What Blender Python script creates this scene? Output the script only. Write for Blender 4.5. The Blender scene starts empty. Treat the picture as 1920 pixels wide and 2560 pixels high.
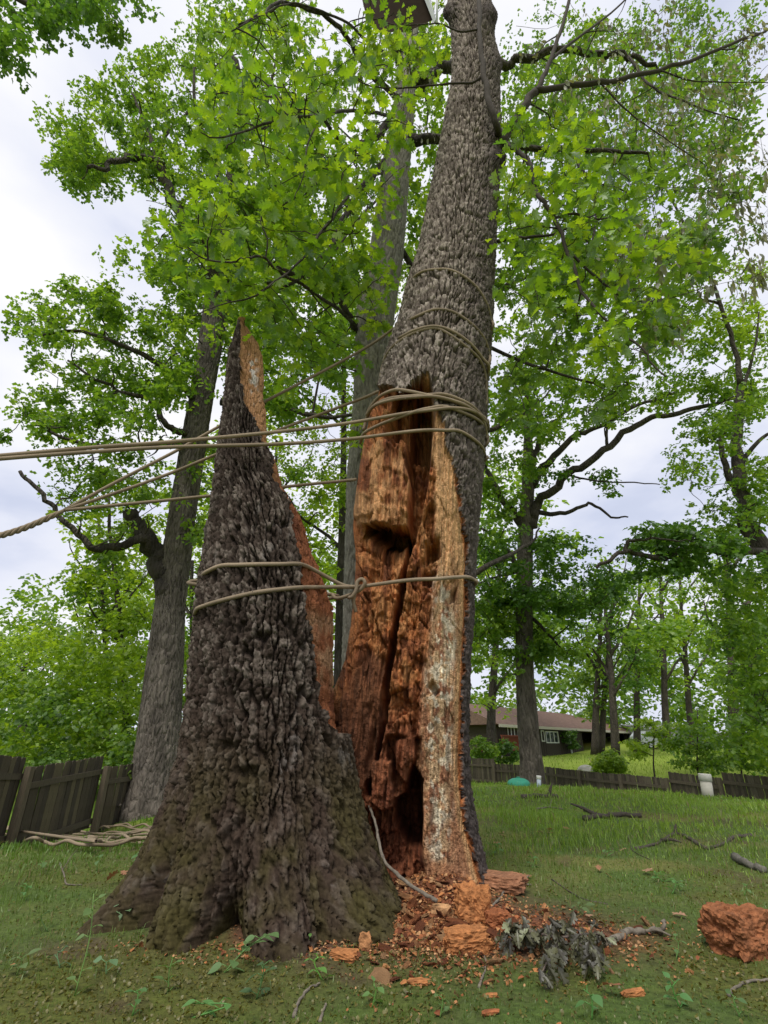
import bpy, math, random
import numpy as np
from mathutils import Vector

# ------------------------------------------------------------------ camera, sky, sun, exposure
scene = bpy.context.scene
EYE = np.array([0.0, 0.0, 1.1]); FPX = 1250.0; PITCH = math.radians(25.0)
cam_data = bpy.data.cameras.new('camera'); cam = bpy.data.objects.new('camera', cam_data)
scene.collection.objects.link(cam); scene.camera = cam
cam.location = EYE; cam.rotation_euler = (math.radians(90) + PITCH, 0, 0)
cam_data.sensor_fit = 'VERTICAL'; cam_data.angle = 2 * math.atan(1280 / FPX)
cam_data.clip_start = 0.05; cam_data.clip_end = 1500

SUN_EL, SUN_AZ = math.radians(58), math.radians(200)      # high, behind the viewer, veiled by cloud
world = bpy.data.worlds.new('World'); scene.world = world; world.use_nodes = True
wt = world.node_tree; wt.nodes.clear()
def wn(t, **k):
    n = wt.nodes.new(t)
    for a, b in k.items(): setattr(n, a, b)
    return n
w_out = wn('ShaderNodeOutputWorld'); w_bg = wn('ShaderNodeBackground')
w_sky = wn('ShaderNodeTexSky', sky_type='NISHITA', sun_disc=False)
w_sky.sun_elevation = SUN_EL; w_sky.sun_rotation = SUN_AZ
w_scl = wn('ShaderNodeVectorMath', operation='SCALE'); w_scl.inputs['Scale'].default_value = 0.11
wt.links.new(w_sky.outputs[0], w_scl.inputs[0])
w_tc = wn('ShaderNodeTexCoord'); w_map = wn('ShaderNodeMapping'); w_map.inputs['Scale'].default_value = (1.0, 1.0, 2.2)
w_map.inputs['Location'].default_value = (0.35, 0.1, 0.2)
wt.links.new(w_tc.outputs['Generated'], w_map.inputs[0])
w_no = wn('ShaderNodeTexNoise'); w_no.inputs['Scale'].default_value = 2.1; w_no.inputs['Detail'].default_value = 6; w_no.inputs['Roughness'].default_value = 0.5
wt.links.new(w_map.outputs[0], w_no.inputs['Vector'])
w_r1 = wn('ShaderNodeValToRGB')                               # cloud brightness
w_r1.color_ramp.elements[0].position = 0.36; w_r1.color_ramp.elements[0].color = (0.70, 0.745, 0.91, 1)
w_r1.color_ramp.elements[1].position = 0.64; w_r1.color_ramp.elements[1].color = (0.98, 0.98, 1.0, 1)
wt.links.new(w_no.outputs['Fac'], w_r1.inputs[0])
w_r2 = wn('ShaderNodeValToRGB')                               # thin spots where blue shows
w_r2.color_ramp.elements[0].position = 0.28; w_r2.color_ramp.elements[0].color = (0.75,) * 3 + (1,)
w_r2.color_ramp.elements[1].position = 0.45; w_r2.color_ramp.elements[1].color = (1, 1, 1, 1)
wt.links.new(w_no.outputs['Fac'], w_r2.inputs[0])
w_mix = wn('ShaderNodeMixRGB')
wt.links.new(w_r2.outputs[0], w_mix.inputs[0]); wt.links.new(w_scl.outputs[0], w_mix.inputs[1]); wt.links.new(w_r1.outputs[0], w_mix.inputs[2])
wt.links.new(w_mix.outputs[0], w_bg.inputs['Color']); w_bg.inputs['Strength'].default_value = 0.57
wt.links.new(w_bg.outputs[0], w_out.inputs['Surface'])

sun_l = bpy.data.lights.new('sun', 'SUN'); sun_l.energy = 1.5; sun_l.angle = math.radians(25); sun_l.color = (1.0, 0.96, 0.88)
sun = bpy.data.objects.new('sun', sun_l); scene.collection.objects.link(sun)
sd = Vector((math.sin(SUN_AZ) * math.cos(SUN_EL), math.cos(SUN_AZ) * math.cos(SUN_EL), math.sin(SUN_EL)))
sun.rotation_euler = sd.to_track_quat('Z', 'Y').to_euler()
vs = scene.view_settings
vs.view_transform = 'Standard'; vs.look = 'None'; vs.gamma = 1.0; vs.exposure = 0.85; vs.use_curve_mapping = False
scene.cycles.max_bounces = 6; scene.cycles.diffuse_bounces = 4; scene.cycles.transmission_bounces = 6; scene.cycles.transparent_max_bounces = 4

# ------------------------------------------------------------------ projection helpers (photo pixels 1920 x 2560)
FW = np.array([0, math.cos(PITCH), math.sin(PITCH)]); UP = np.array([0, -math.sin(PITCH), math.cos(PITCH)]); RT = np.array([1.0, 0, 0])
def P(px, py, d):
    """world point seen at a photo pixel, at forward distance d metres"""
    px = np.asarray(px, float); py = np.asarray(py, float); d = np.asarray(d, float)
    v = FW + RT * ((px - 960) / FPX)[..., None] + UP * ((1280 - py) / FPX)[..., None]
    return EYE + v * (d / v[..., 1])[..., None]
def proj(p):
    v = p - EYE; a = v @ FW
    return 960 + FPX * (v @ RT) / a, 1280 - FPX * (v @ UP) / a
def axis_depth(py, d):
    return d / (FW[1] + UP[1] * (1280 - np.asarray(py, float)) / FPX)
def px2m(npx, py, d): return npx * axis_depth(py, d) / FPX

# ------------------------------------------------------------------ noise (numpy)
def _h(ix, iy, iz, s):
    n = (ix.astype(np.int64) * 374761393 + iy.astype(np.int64) * 668265263 + iz.astype(np.int64) * 2147483647 + s * 1274126177) & 0xffffffff
    n = ((n ^ (n >> 13)) * 1274126177) & 0xffffffff
    n = ((n ^ (n >> 16)) * 2246822519) & 0xffffffff
    n = n ^ (n >> 15)
    return (n & 0xffffff) / float(0x1000000)
def vnoise(x, y, z, s=0):
    x = np.asarray(x, float); y = np.asarray(y, float) + 0 * x; z = np.asarray(z, float) + 0 * x
    xi, yi, zi = np.floor(x), np.floor(y), np.floor(z)
    fx, fy, fz = x - xi, y - yi, z - zi
    fx, fy, fz = (f * f * (3 - 2 * f) for f in (fx, fy, fz))
    r = 0
    for a in (0, 1):
        for b in (0, 1):
            for c in (0, 1):
                r = r + _h(xi + a, yi + b, zi + c, s) * (fx if a else 1 - fx) * (fy if b else 1 - fy) * (fz if c else 1 - fz)
    return r
def fbm(x, y, z, s=0, o=4, g=0.5):
    r, a, t = 0, 1.0, 0
    for i in range(o):
        f = 2.03 ** i
        r = r + a * vnoise(x * f, y * f, z * f, s + 17 * i); t += a; a *= g
    return r / t
def worley(x, y, s=0, jit=0.85):
    xi, yi = np.floor(x), np.floor(y)
    f1 = np.full(x.shape, 9.0); f2 = np.full(x.shape, 9.0); cid = np.zeros(x.shape)
    for a in (-1, 0, 1):
        for b in (-1, 0, 1):
            cx, cy = xi + a, yi + b
            z0 = np.zeros_like(cx)
            px = cx + 0.5 + jit * (_h(cx, cy, z0, s) - 0.5); py = cy + 0.5 + jit * (_h(cx, cy, z0, s + 5) - 0.5)
            d = np.hypot(x - px, y - py); idn = _h(cx, cy, z0, s + 9)
            nearer = d < f1
            f2 = np.where(nearer, f1, np.minimum(f2, d)); cid = np.where(nearer, idn, cid); f1 = np.where(nearer, d, f1)
    return f1, f2, cid
def sstep(a, b, x):
    t = np.clip((x - a) / (b - a), 0, 1); return t * t * (3 - 2 * t)
def lerp(a, b, t): return a + (b - a) * t
def mixc(c, d, t): return c + (np.asarray(d) - c) * np.asarray(t)[..., None]
def polydist(px, py, pts):
    best = np.full(np.shape(px), 1e9); par = np.zeros(np.shape(px)); n = len(pts) - 1
    for i in range(n):
        (ax, ay), (bx, by) = pts[i][:2], pts[i + 1][:2]
        t = np.clip(((px - ax) * (bx - ax) + (py - ay) * (by - ay)) / ((bx - ax) ** 2 + (by - ay) ** 2 + 1e-9), 0, 1)
        d = np.hypot(px - ax - t * (bx - ax), py - ay - t * (by - ay))
        par = np.where(d < best, (i + t) / n, par); best = np.minimum(best, d)
    return best, par
def inside(px, py, poly):
    r = np.zeros(np.shape(px), bool); n = len(poly)
    for i in range(n):
        (ax, ay), (bx, by) = poly[i], poly[(i + 1) % n]
        if ay == by: continue
        r ^= ((ay > py) != (by > py)) & (px < (bx - ax) * (py - ay) / (by - ay) + ax)
    return r
def softpoly(px, py, poly, w):
    """1 inside, falling to 0 within w pixels of the edge (half in, half out)"""
    d, _ = polydist(px, py, list(poly) + [poly[0]])
    return sstep(-w, w, np.where(inside(px, py, poly), d, -d))

# ------------------------------------------------------------------ object helpers
COL = scene.collection
def link(o, parent=None):
    COL.objects.link(o)
    if parent is not None: o.parent = parent
    return o
def mesh_np(name, verts, faces, mat, smooth=True, col=None, fmat=None):
    """mesh from arrays; faces is (M,3) or (M,4), or a list of such arrays"""
    me = bpy.data.meshes.new(name)
    fl = faces if isinstance(faces, list) else [faces]
    fl = [np.asarray(f, np.int32) for f in fl if len(f)]
    verts = np.asarray(verts, np.float32)
    me.vertices.add(len(verts)); me.vertices.foreach_set('co', verts.ravel())
    tot = sum(f.size for f in fl); npoly = sum(len(f) for f in fl)
    me.loops.add(tot); me.loops.foreach_set('vertex_index', np.concatenate([f.ravel() for f in fl]))
    me.polygons.add(npoly)
    sizes = np.concatenate([np.full(len(f), f.shape[1], np.int32) for f in fl])
    me.polygons.foreach_set('loop_start', np.concatenate([[0], np.cumsum(sizes)[:-1]]).astype(np.int32))
    me.polygons.foreach_set('use_smooth', np.full(npoly, smooth, bool))
    for m in (mat if isinstance(mat, (list, tuple)) else [mat]): me.materials.append(m)
    if fmat is not None: me.polygons.foreach_set('material_index', np.asarray(fmat, np.int32))
    if col is not None:
        a = me.color_attributes.new('Col', 'FLOAT_COLOR', 'POINT')
        c = np.ones((len(verts), 4), np.float32); c[:, :3] = col
        a.data.foreach_set('color', c.ravel())
    me.update(calc_edges=True); me.validate()
    return me
def obj(name, me, parent=None, **props):
    o = bpy.data.objects.new(name, me); link(o, parent)
    for k, v in props.items(): o[k] = v
    return o
def thing(name, label, cat, group=None, loc=(0, 0, 0), rz=0.0):
    o = bpy.data.objects.new(name, None); link(o); o.location = loc; o.rotation_euler = (0, 0, rz); o.empty_display_size = 0.2
    return tag(o, label, cat, group)
def tag(o, label, cat, group=None, kind=None):
    o['label'] = label; o['category'] = cat
    if group: o['group'] = group
    if kind: o['kind'] = kind
    return o
class MB:
    """collects shapes into one mesh"""
    def __init__(s): s.v, s.q, s.t, s.c, s.n = [], [], [], [], 0
    def add(s, v, q=None, t=None, c=(1, 1, 1)):
        v = np.asarray(v, float).reshape(-1, 3)
        if q is not None and len(q): s.q.append(np.asarray(q) + s.n)
        if t is not None and len(t): s.t.append(np.asarray(t) + s.n)
        s.v.append(v); s.c.append(np.broadcast_to(np.asarray(c, float), v.shape)); s.n += len(v)
    def box(s, lo, hi, c=(1, 1, 1), rot=None, at=(0, 0, 0)):
        x0, y0, z0 = lo; x1, y1, z1 = hi
        v = np.array([(x0, y0, z0), (x1, y0, z0), (x1, y1, z0), (x0, y1, z0), (x0, y0, z1), (x1, y0, z1), (x1, y1, z1), (x0, y1, z1)], float)
        if rot is not None: v = v @ np.asarray(rot).T
        s.add(v + np.asarray(at), q=[(0, 3, 2, 1), (4, 5, 6, 7), (0, 1, 5, 4), (1, 2, 6, 5), (2, 3, 7, 6), (3, 0, 4, 7)], c=c)
    def tube(s, pts, rad, n=8, c=(1, 1, 1), cap=True):
        v, q, t = tube_arr(pts, rad, n, cap); s.add(v, q, t, c)
    def mesh(s, name, mat, smooth=True, usecol=True):
        f = []
        if s.q: f.append(np.concatenate(s.q))
        if s.t: f.append(np.concatenate(s.t))
        return mesh_np(name, np.concatenate(s.v), f, mat, smooth, np.concatenate(s.c) if usecol else None)
def crom(pts, sub=4):
    """Catmull-Rom through points (any number of columns)"""
    p = np.asarray(pts, float)
    if len(p) < 3: 
        t = np.linspace(0, 1, sub + 1)[:, None]; return p[0] * (1 - t) + p[-1] * t
    e = np.vstack([2 * p[0] - p[1], p, 2 * p[-1] - p[-2]]); out = []
    for i in range(len(p) - 1):
        a, b, c, d = e[i:i + 4]
        for t in np.arange(sub) / sub:
            out.append(0.5 * (2 * b + (c - a) * t + (2 * a - 5 * b + 4 * c - d) * t * t + (3 * b - a - 3 * c + d) * t ** 3))
    out.append(p[-1]); return np.array(out)
def frames(p):
    t = np.gradient(p, axis=0); t /= np.linalg.norm(t, axis=1)[:, None] + 1e-12
    u = np.zeros_like(p); ref = np.array([0.0, 1, 0]) if abs(t[0][1]) < 0.9 else np.array([1.0, 0, 0])
    w = np.cross(t[0], ref); u[0] = w / np.linalg.norm(w)
    for i in range(1, len(p)):
        w = u[i - 1] - t[i] * (u[i - 1] @ t[i]); u[i] = w / (np.linalg.norm(w) + 1e-12)
    return t, u, np.cross(t, u)
def tube_arr(pts, rad, n=8, cap=True):
    p = np.asarray(pts, float); m = len(p)
    r = np.broadcast_to(np.asarray(rad, float), (m,)) if np.ndim(rad) == 0 or len(np.atleast_1d(rad)) == m else np.interp(np.linspace(0, 1, m), np.linspace(0, 1, len(rad)), rad)
    _, u, w = frames(p)
    a = np.arange(n) * 2 * np.pi / n
    v = p[:, None, :] + r[:, None, None] * (np.cos(a)[None, :, None] * u[:, None, :] + np.sin(a)[None, :, None] * w[:, None, :])
    q = grid_quads(m, n, True); v = v.reshape(-1, 3); t = []
    if cap:
        k = len(v); v = np.vstack([v, p[0], p[-1]])
        t = [(k, (i + 1) % n, i) for i in range(n)] + [(k + 1, (m - 1) * n + i, (m - 1) * n + (i + 1) % n) for i in range(n)]
    return v, q, t
def grid_quads(nr, nc, wrap=False):
    r = np.arange(nr - 1)[:, None]; c = np.arange(nc if wrap else nc - 1)[None, :]; c1 = (c + 1) % nc
    return np.stack([r * nc + c, r * nc + c1, (r + 1) * nc + c1, (r + 1) * nc + c], -1).reshape(-1, 4)

# ------------------------------------------------------------------ materials
def new_mat(name):
    m = bpy.data.materials.new(name); m.use_nodes = True; nt = m.node_tree; nt.nodes.clear()
    out = nt.nodes.new('ShaderNodeOutputMaterial')
    return m, nt, out
def nd(nt, t, ins=None, **k):
    n = nt.nodes.new(t)
    for a, b in k.items(): setattr(n, a, b)
    for a, b in (ins or {}).items(): n.inputs[a].default_value = b
    return n
def surf_mat(name, color=None, rough=0.85, var=0.25, nscale=30.0, stretch=(1, 1, 1), bump=0.3, bdist=0.004, spec=0.25, color2=None, vor=None):
    """Principled, base colour from the mesh's Col attribute (or a constant) broken up by noise, with fine relief"""
    m, nt, out = new_mat(name); L = nt.links.new
    b = nd(nt, 'ShaderNodeBsdfPrincipled', {'Roughness': rough, 'Specular IOR Level': spec})
    tc = nd(nt, 'ShaderNodeTexCoord'); mp = nd(nt, 'ShaderNodeMapping', {'Scale': stretch}); L(tc.outputs['Object'], mp.inputs[0])
    no = nd(nt, 'ShaderNodeTexNoise', {'Scale': nscale, 'Detail': 5.0, 'Roughness': 0.6}); L(mp.outputs[0], no.inputs['Vector'])
    mr = nd(nt, 'ShaderNodeMapRange', {'From Min': 0.25, 'From Max': 0.75, 'To Min': 1 - var, 'To Max': 1 + var}); L(no.outputs['Fac'], mr.inputs[0])
    mul = nd(nt, 'ShaderNodeVectorMath', operation='SCALE'); L(mr.outputs[0], mul.inputs['Scale'])
    if color is None:
        at = nd(nt, 'ShaderNodeAttribute', attribute_name='Col'); src = at.outputs['Color']
    else:
        rgb = nd(nt, 'ShaderNodeRGB'); rgb.outputs[0].default_value = tuple(color) + (1,); src = rgb.outputs[0]
        if color2 is not None:
            n2 = nd(nt, 'ShaderNodeTexNoise', {'Scale': nscale * 0.22, 'Detail': 4.0}); L(mp.outputs[0], n2.inputs['Vector'])
            r2 = nd(nt, 'ShaderNodeMapRange', {'From Min': 0.4, 'From Max': 0.62}); L(n2.outputs['Fac'], r2.inputs[0])
            mx = nd(nt, 'ShaderNodeMixRGB', {'Color2': tuple(color2) + (1,)}); L(r2.outputs[0], mx.inputs[0]); L(src, mx.inputs[1]); src = mx.outputs[0]
    L(src, mul.inputs[0]); L(mul.outputs[0], b.inputs['Base Color'])
    hgt = no.outputs['Fac']
    if vor:
        vo = nd(nt, 'ShaderNodeTexVoronoi', {'Scale': vor[0]}, feature='DISTANCE_TO_EDGE'); 
        m2 = nd(nt, 'ShaderNodeMapping', {'Scale': vor[1]}); 
        n3 = nd(nt, 'ShaderNodeTexNoise', {'Scale': vor[0] * 0.5, 'Detail': 3.0}); L(tc.outputs['Object'], n3.inputs['Vector'])
        sc = nd(nt, 'ShaderNodeVectorMath', operation='SCALE'); sc.inputs['Scale'].default_value = vor[3] if len(vor) > 3 else 0.05; L(n3.outputs['Color'], sc.inputs[0])
        ad = nd(nt, 'ShaderNodeVectorMath', operation='ADD'); L(tc.outputs['Object'], ad.inputs[0]); L(sc.outputs[0], ad.inputs[1])
        L(ad.outputs[0], m2.inputs[0]); L(m2.outputs[0], vo.inputs['Vector'])
        r3 = nd(nt, 'ShaderNodeMapRange', {'From Min': 0.0, 'From Max': 0.25}); L(vo.outputs['Distance'], r3.inputs[0])
        b2 = nd(nt, 'ShaderNodeBump', {'Strength': 1.0, 'Distance': vor[2]}); L(r3.outputs[0], b2.inputs['Height'])
        bm = nd(nt, 'ShaderNodeBump', {'Strength': bump, 'Distance': bdist}); L(hgt, bm.inputs['Height']); L(b2.outputs[0], bm.inputs['Normal'])
    else:
        bm = nd(nt, 'ShaderNodeBump', {'Strength': bump, 'Distance': bdist}); L(hgt, bm.inputs['Height'])
    L(bm.outputs[0], b.inputs['Normal']); L(b.outputs[0], out.inputs['Surface'])
    return m
def leaf_mat(name, trans=0.5, tint=(1.7, 1.6, 0.6), gloss=0.06, rough=0.5):
    m, nt, out = new_mat(name); L = nt.links.new
    at = nd(nt, 'ShaderNodeAttribute', attribute_name='Col')
    d = nd(nt, 'ShaderNodeBsdfDiffuse'); L(at.outputs['Color'], d.inputs['Color'])
    t = nd(nt, 'ShaderNodeBsdfTranslucent'); mu = nd(nt, 'ShaderNodeMixRGB', {'Fac': 1.0, 'Color2': tuple(tint) + (1,)}, blend_type='MULTIPLY')
    L(at.outputs['Color'], mu.inputs[1]); L(mu.outputs[0], t.inputs['Color'])
    mx = nd(nt, 'ShaderNodeMixShader', {'Fac': trans}); L(d.outputs[0], mx.inputs[1]); L(t.outputs[0], mx.inputs[2])
    g = nd(nt, 'ShaderNodeBsdfGlossy', {'Roughness': rough, 'Color': (1, 1, 1, 1)})
    m2 = nd(nt, 'ShaderNodeMixShader', {'Fac': gloss}); L(mx.outputs[0], m2.inputs[1]); L(g.outputs[0], m2.inputs[2])
    L(m2.outputs[0], out.inputs['Surface']); return m
M = {
    'bark': surf_mat('rough_bark', None, 0.95, 0.45, 45, (1, 1, 0.6), 0.6, 0.006, spec=0.08),
    'torn': surf_mat('torn_wood', None, 0.85, 0.40, 60, (1, 1, 0.22), 0.9, 0.012, vor=(34.0, (1, 1, 1.5), 0.0035, 0.03)),
    'bark_grey': surf_mat('grey_bark', None, 0.9, 0.3, 40, (1, 1, 0.4), 0.5, 0.006),
    'bark_far': surf_mat('oak_bark', (0.17, 0.145, 0.12), 0.92, 0.4, 14, (1, 1, 0.35), 0.8, 0.02, color2=(0.10, 0.085, 0.07), vor=(9.0, (1, 1, 0.3), 0.03)),
    'bark_dark': surf_mat('dark_bark', (0.085, 0.07, 0.058), 0.92, 0.4, 14, (1, 1, 0.35), 0.8, 0.02, color2=(0.05, 0.042, 0.036), vor=(9.0, (1, 1, 0.3), 0.03)),
    'twig': surf_mat('twig_bark', (0.06, 0.048, 0.04), 0.9, 0.3, 40, (1, 1, 1), 0.4, 0.003),
    'leaf': leaf_mat('oak_leaf'),
    'leaf_far': leaf_mat('far_leaf', 0.5, (1.6, 1.55, 0.7), 0.04),
    'leaf_wilt': leaf_mat('wilted_leaf', 0.2, (1.1, 1.05, 0.7), 0.05),
    'grass': leaf_mat('grass_blade', 0.35, (1.2, 1.2, 0.6), 0.04),
    'rope': surf_mat('rope_fibre', None, 0.85, 0.25, 160, (1, 1, 1), 0.5, 0.003),
    'chip': surf_mat('rotten_wood', None, 0.92, 0.45, 28, (1, 1, 1), 1.0, 0.02),
    'wood_grey': surf_mat('weathered_wood', None, 0.9, 0.35, 22, (4, 4, 0.35), 0.4, 0.003),
    'plain': surf_mat('painted', None, 0.6, 0.08, 20, (1, 1, 1), 0.1, 0.002),
}
# ------------------------------------------------------------------ terrain
FENCE_R = [(1165, 26.0, 1895, 1895), (1235, 25.0, 1897, 1909), (1340, 24.0, 1913, 1914), (1449, 22.5, 1926, 1927), (1552, 21.0, 1936, 1934),
           (1669, 19.5, 1946, 1929), (1802, 18.0, 1945, 1930), (1935, 16.5, 1943, 1943)]           # px, distance, top before, top after
FENCE_L = [(-60, 7.9, 1885, 1885), (63, 9.1, 1893, 1919), (259, 11.3, 1890, 1917), (385, 13.0, 1905, 1900), (470, 14.6, 1899, 1899), (600, 17.2, 1897, 1897)]
FH = 1.0
gc = []
for x in np.linspace(-8, 8, 7):
    for y in (-8, -3, 1, 4, 7): gc.append((x, y, 0.0))
for px, d, a, b in FENCE_R:
    p = P(px, max(a, b), d); gc.append((p[0], p[1], p[2] - FH))
for px, d, a, b in FENCE_L:
    p = P(px, max(a, b), d); gc.append((p[0], p[1], min(0.05, p[2] - (1.2 if px < 300 else 0.92))))
for px, py, d in [(1500, 1985, 12.5), (1850, 2000, 11.5), (1300, 1962, 16), (1150, 1965, 16), (1650, 1988, 12.5), (700, 1990, 13.5), (500, 2000, 13),
                  (1700, 2100, 7.5), (1400, 2100, 8), (1400, 1890, 48), (1250, 1893, 46), (1700, 1880, 44), (1850, 1885, 36), (1580, 1915, 31), (1800, 1920, 27),
                  (1400, 1915, 32), (1250, 1905, 34), (1550, 1872, 55), (1800, 1868, 60), (1100, 1890, 50)]:
    p = P(px, py, d); gc.append(tuple(p))
for x, y, z in [(-8, 20, 0.2), (-16, 30, 0.6), (-30, 60, 1.5), (0, 30, -0.2), (-5, 60, 1.0), (30, 70, 2.0), (0, 90, 2.0), (40, 20, 0), (-30, 10, 0), (-40, -30, 0), (40, -30, 0), (90, 60, 2), (-90, 60, 2), (0, -60, 0)]:
    gc.append((x, y, z))
gc = np.array(gc)
def _tk(r): return np.where(r > 1e-9, r * r * np.log(r + 1e-9), 0)
_n = len(gc); _A = np.zeros((_n + 3, _n + 3))
_A[:_n, :_n] = _tk(np.hypot(gc[:, None, 0] - gc[None, :, 0], gc[:, None, 1] - gc[None, :, 1])) + np.eye(_n) * 0.3
_A[:_n, _n] = 1; _A[:_n, _n + 1:] = gc[:, :2]; _A[_n:, :_n] = _A[:_n, _n:].T
_w = np.linalg.solve(_A, np.concatenate([gc[:, 2], np.zeros(3)]))
def gz(x, y):
    x = np.asarray(x, float); y = np.asarray(y, float); sh = np.broadcast(x, y).shape
    X = np.broadcast_to(x, sh).ravel(); Y = np.broadcast_to(y, sh).ravel(); out = np.empty(X.shape)
    for i in range(0, len(X), 20000):
        a, b = X[i:i + 20000], Y[i:i + 20000]
        out[i:i + 20000] = _tk(np.hypot(a[:, None] - gc[None, :, 0], b[:, None] - gc[None, :, 1])) @ _w[:_n] + _w[_n] + a * _w[_n + 1] + b * _w[_n + 2]
    r = np.hypot(X, Y); t = sstep(70, 130, r); out = out * (1 - t) + 2.0 * t
    near = np.exp(-(r / 14) ** 2)
    out = out + (fbm(X * 0.9, Y * 0.9, 0 * X, 3, 3) - 0.5) * 0.07 + (fbm(X * 5, Y * 5, 0 * X, 8, 3) - 0.5) * 0.035 * near
    # the soil heaps up at the foot of the split tree
    out = out + 0.05 * np.exp(-(((X + 0.1) / 1.5) ** 2 + ((Y - 4.6) / 1.0) ** 2)) + 0.16 * np.exp(-(((X - 0.42) / 0.34) ** 2 + ((Y - 4.75) / 0.4) ** 2))
    return out.reshape(sh)
def ground(px, py):
    """where the sight line through a pixel meets the ground"""
    v = FW + RT * ((px - 960) / FPX) + UP * ((1280 - py) / FPX)
    t = np.exp(np.linspace(math.log(1.5), math.log(110), 900)); p = EYE + v[None, :] * t[:, None]
    k = p[:, 2] - gz(p[:, 0], p[:, 1]); i = int(np.argmax(k < 0)) if (k < 0).any() else len(t) - 1
    if i == 0: return p[0]
    f = k[i - 1] / (k[i - 1] - k[i] + 1e-9); q = p[i - 1] + (p[i] - p[i - 1]) * f; return q
# ground sheet: rings round the viewer, finer where it is looked at
ang = np.concatenate([np.linspace(-46, 46, 210), np.linspace(46, 314, 70)[1:-1]]) * math.pi / 180
rad = np.concatenate([[0.3, 0.8], np.exp(np.linspace(math.log(1.4), math.log(30), 190)), np.exp(np.linspace(math.log(31), math.log(900), 60))])
X = rad[:, None] * np.sin(ang)[None, :]; Y = rad[:, None] * np.cos(ang)[None, :]
Z = gz(X, Y)
def soil_mask(X, Y):
    """1 where the soil lies bare: round the split tree and in worn patches"""
    a = np.exp(-(((X + 0.1) / 1.35) ** 2 + ((Y - 4.5) / 0.9) ** 2)) * 1.2 + 0.9 * np.exp(-(((X - 1.15) / 0.5) ** 2 + ((Y - 4.0) / 0.35) ** 2))
    n = fbm(X * 1.6, Y * 1.6, 0 * X, 21, 4)
    return np.clip(a + sstep(0.56, 0.68, n) * 0.55 * sstep(16, 8, np.hypot(X, Y)) + (fbm(X * 7, Y * 7, 0 * X, 4, 3) - 0.5) * 0.5, 0, 1)
def moss_mask(X, Y):
    return sstep(0.42, 0.6, fbm(X * 0.9 + 5, Y * 0.9, 0 * X, 33, 4)) * sstep(8.5, 5.0, np.hypot(X, Y))
sm = soil_mask(X, Y); mm = moss_mask(X, Y); rr = np.hypot(X, Y)
c = np.zeros(X.shape + (3,)) + np.array([0.085, 0.135, 0.028])
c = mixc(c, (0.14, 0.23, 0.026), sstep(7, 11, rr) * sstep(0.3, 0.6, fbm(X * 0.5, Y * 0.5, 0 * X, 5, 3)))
c = mixc(c, (0.23, 0.20, 0.06), sstep(0.5, 0.7, fbm(X * 0.8, Y * 1.3, 0 * X, 15, 4)) * 0.6 * sstep(4, 7, rr))
c = mixc(c, (0.26, 0.34, 0.045), sstep(22, 26, rr) * (X > -2))
c = mixc(c, (0.112, 0.125, 0.024), mm * 0.9)
c = mixc(c, (0.105, 0.068, 0.042), sm)
c = c * lerp(0.78, 1.0, sstep(3.5, 9, rr))[..., None]  # foreground dimmed: shade and vignette put into the ground colour
red = 0.95 * np.exp(-(((X - 0.40) / 0.42) ** 2 + ((Y - 4.35) / 0.55) ** 2)) + 0.75 * np.exp(-(((X - 1.15) / 0.45) ** 2 + ((Y - 3.95) / 0.28) ** 2)) + 0.25 * np.exp(-(((X + 0.5) / 0.7) ** 2 + ((Y - 4.0) / 0.25) ** 2))
c = mixc(c, (0.20, 0.07, 0.032), np.clip(red + (fbm(X * 12, Y * 12, 0 * X, 41, 3) - 0.5) * 0.6 * (red > 0.1), 0, 1))
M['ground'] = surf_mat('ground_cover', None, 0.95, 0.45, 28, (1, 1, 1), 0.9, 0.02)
o = obj('ground', mesh_np('ground', np.stack([X, Y, Z], -1).reshape(-1, 3), grid_quads(len(rad), len(ang), True)[:, ::-1], M['ground'], True, c.reshape(-1, 3)), kind='structure', label='mossy yard of soil and short grass running back to the fences')

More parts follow.
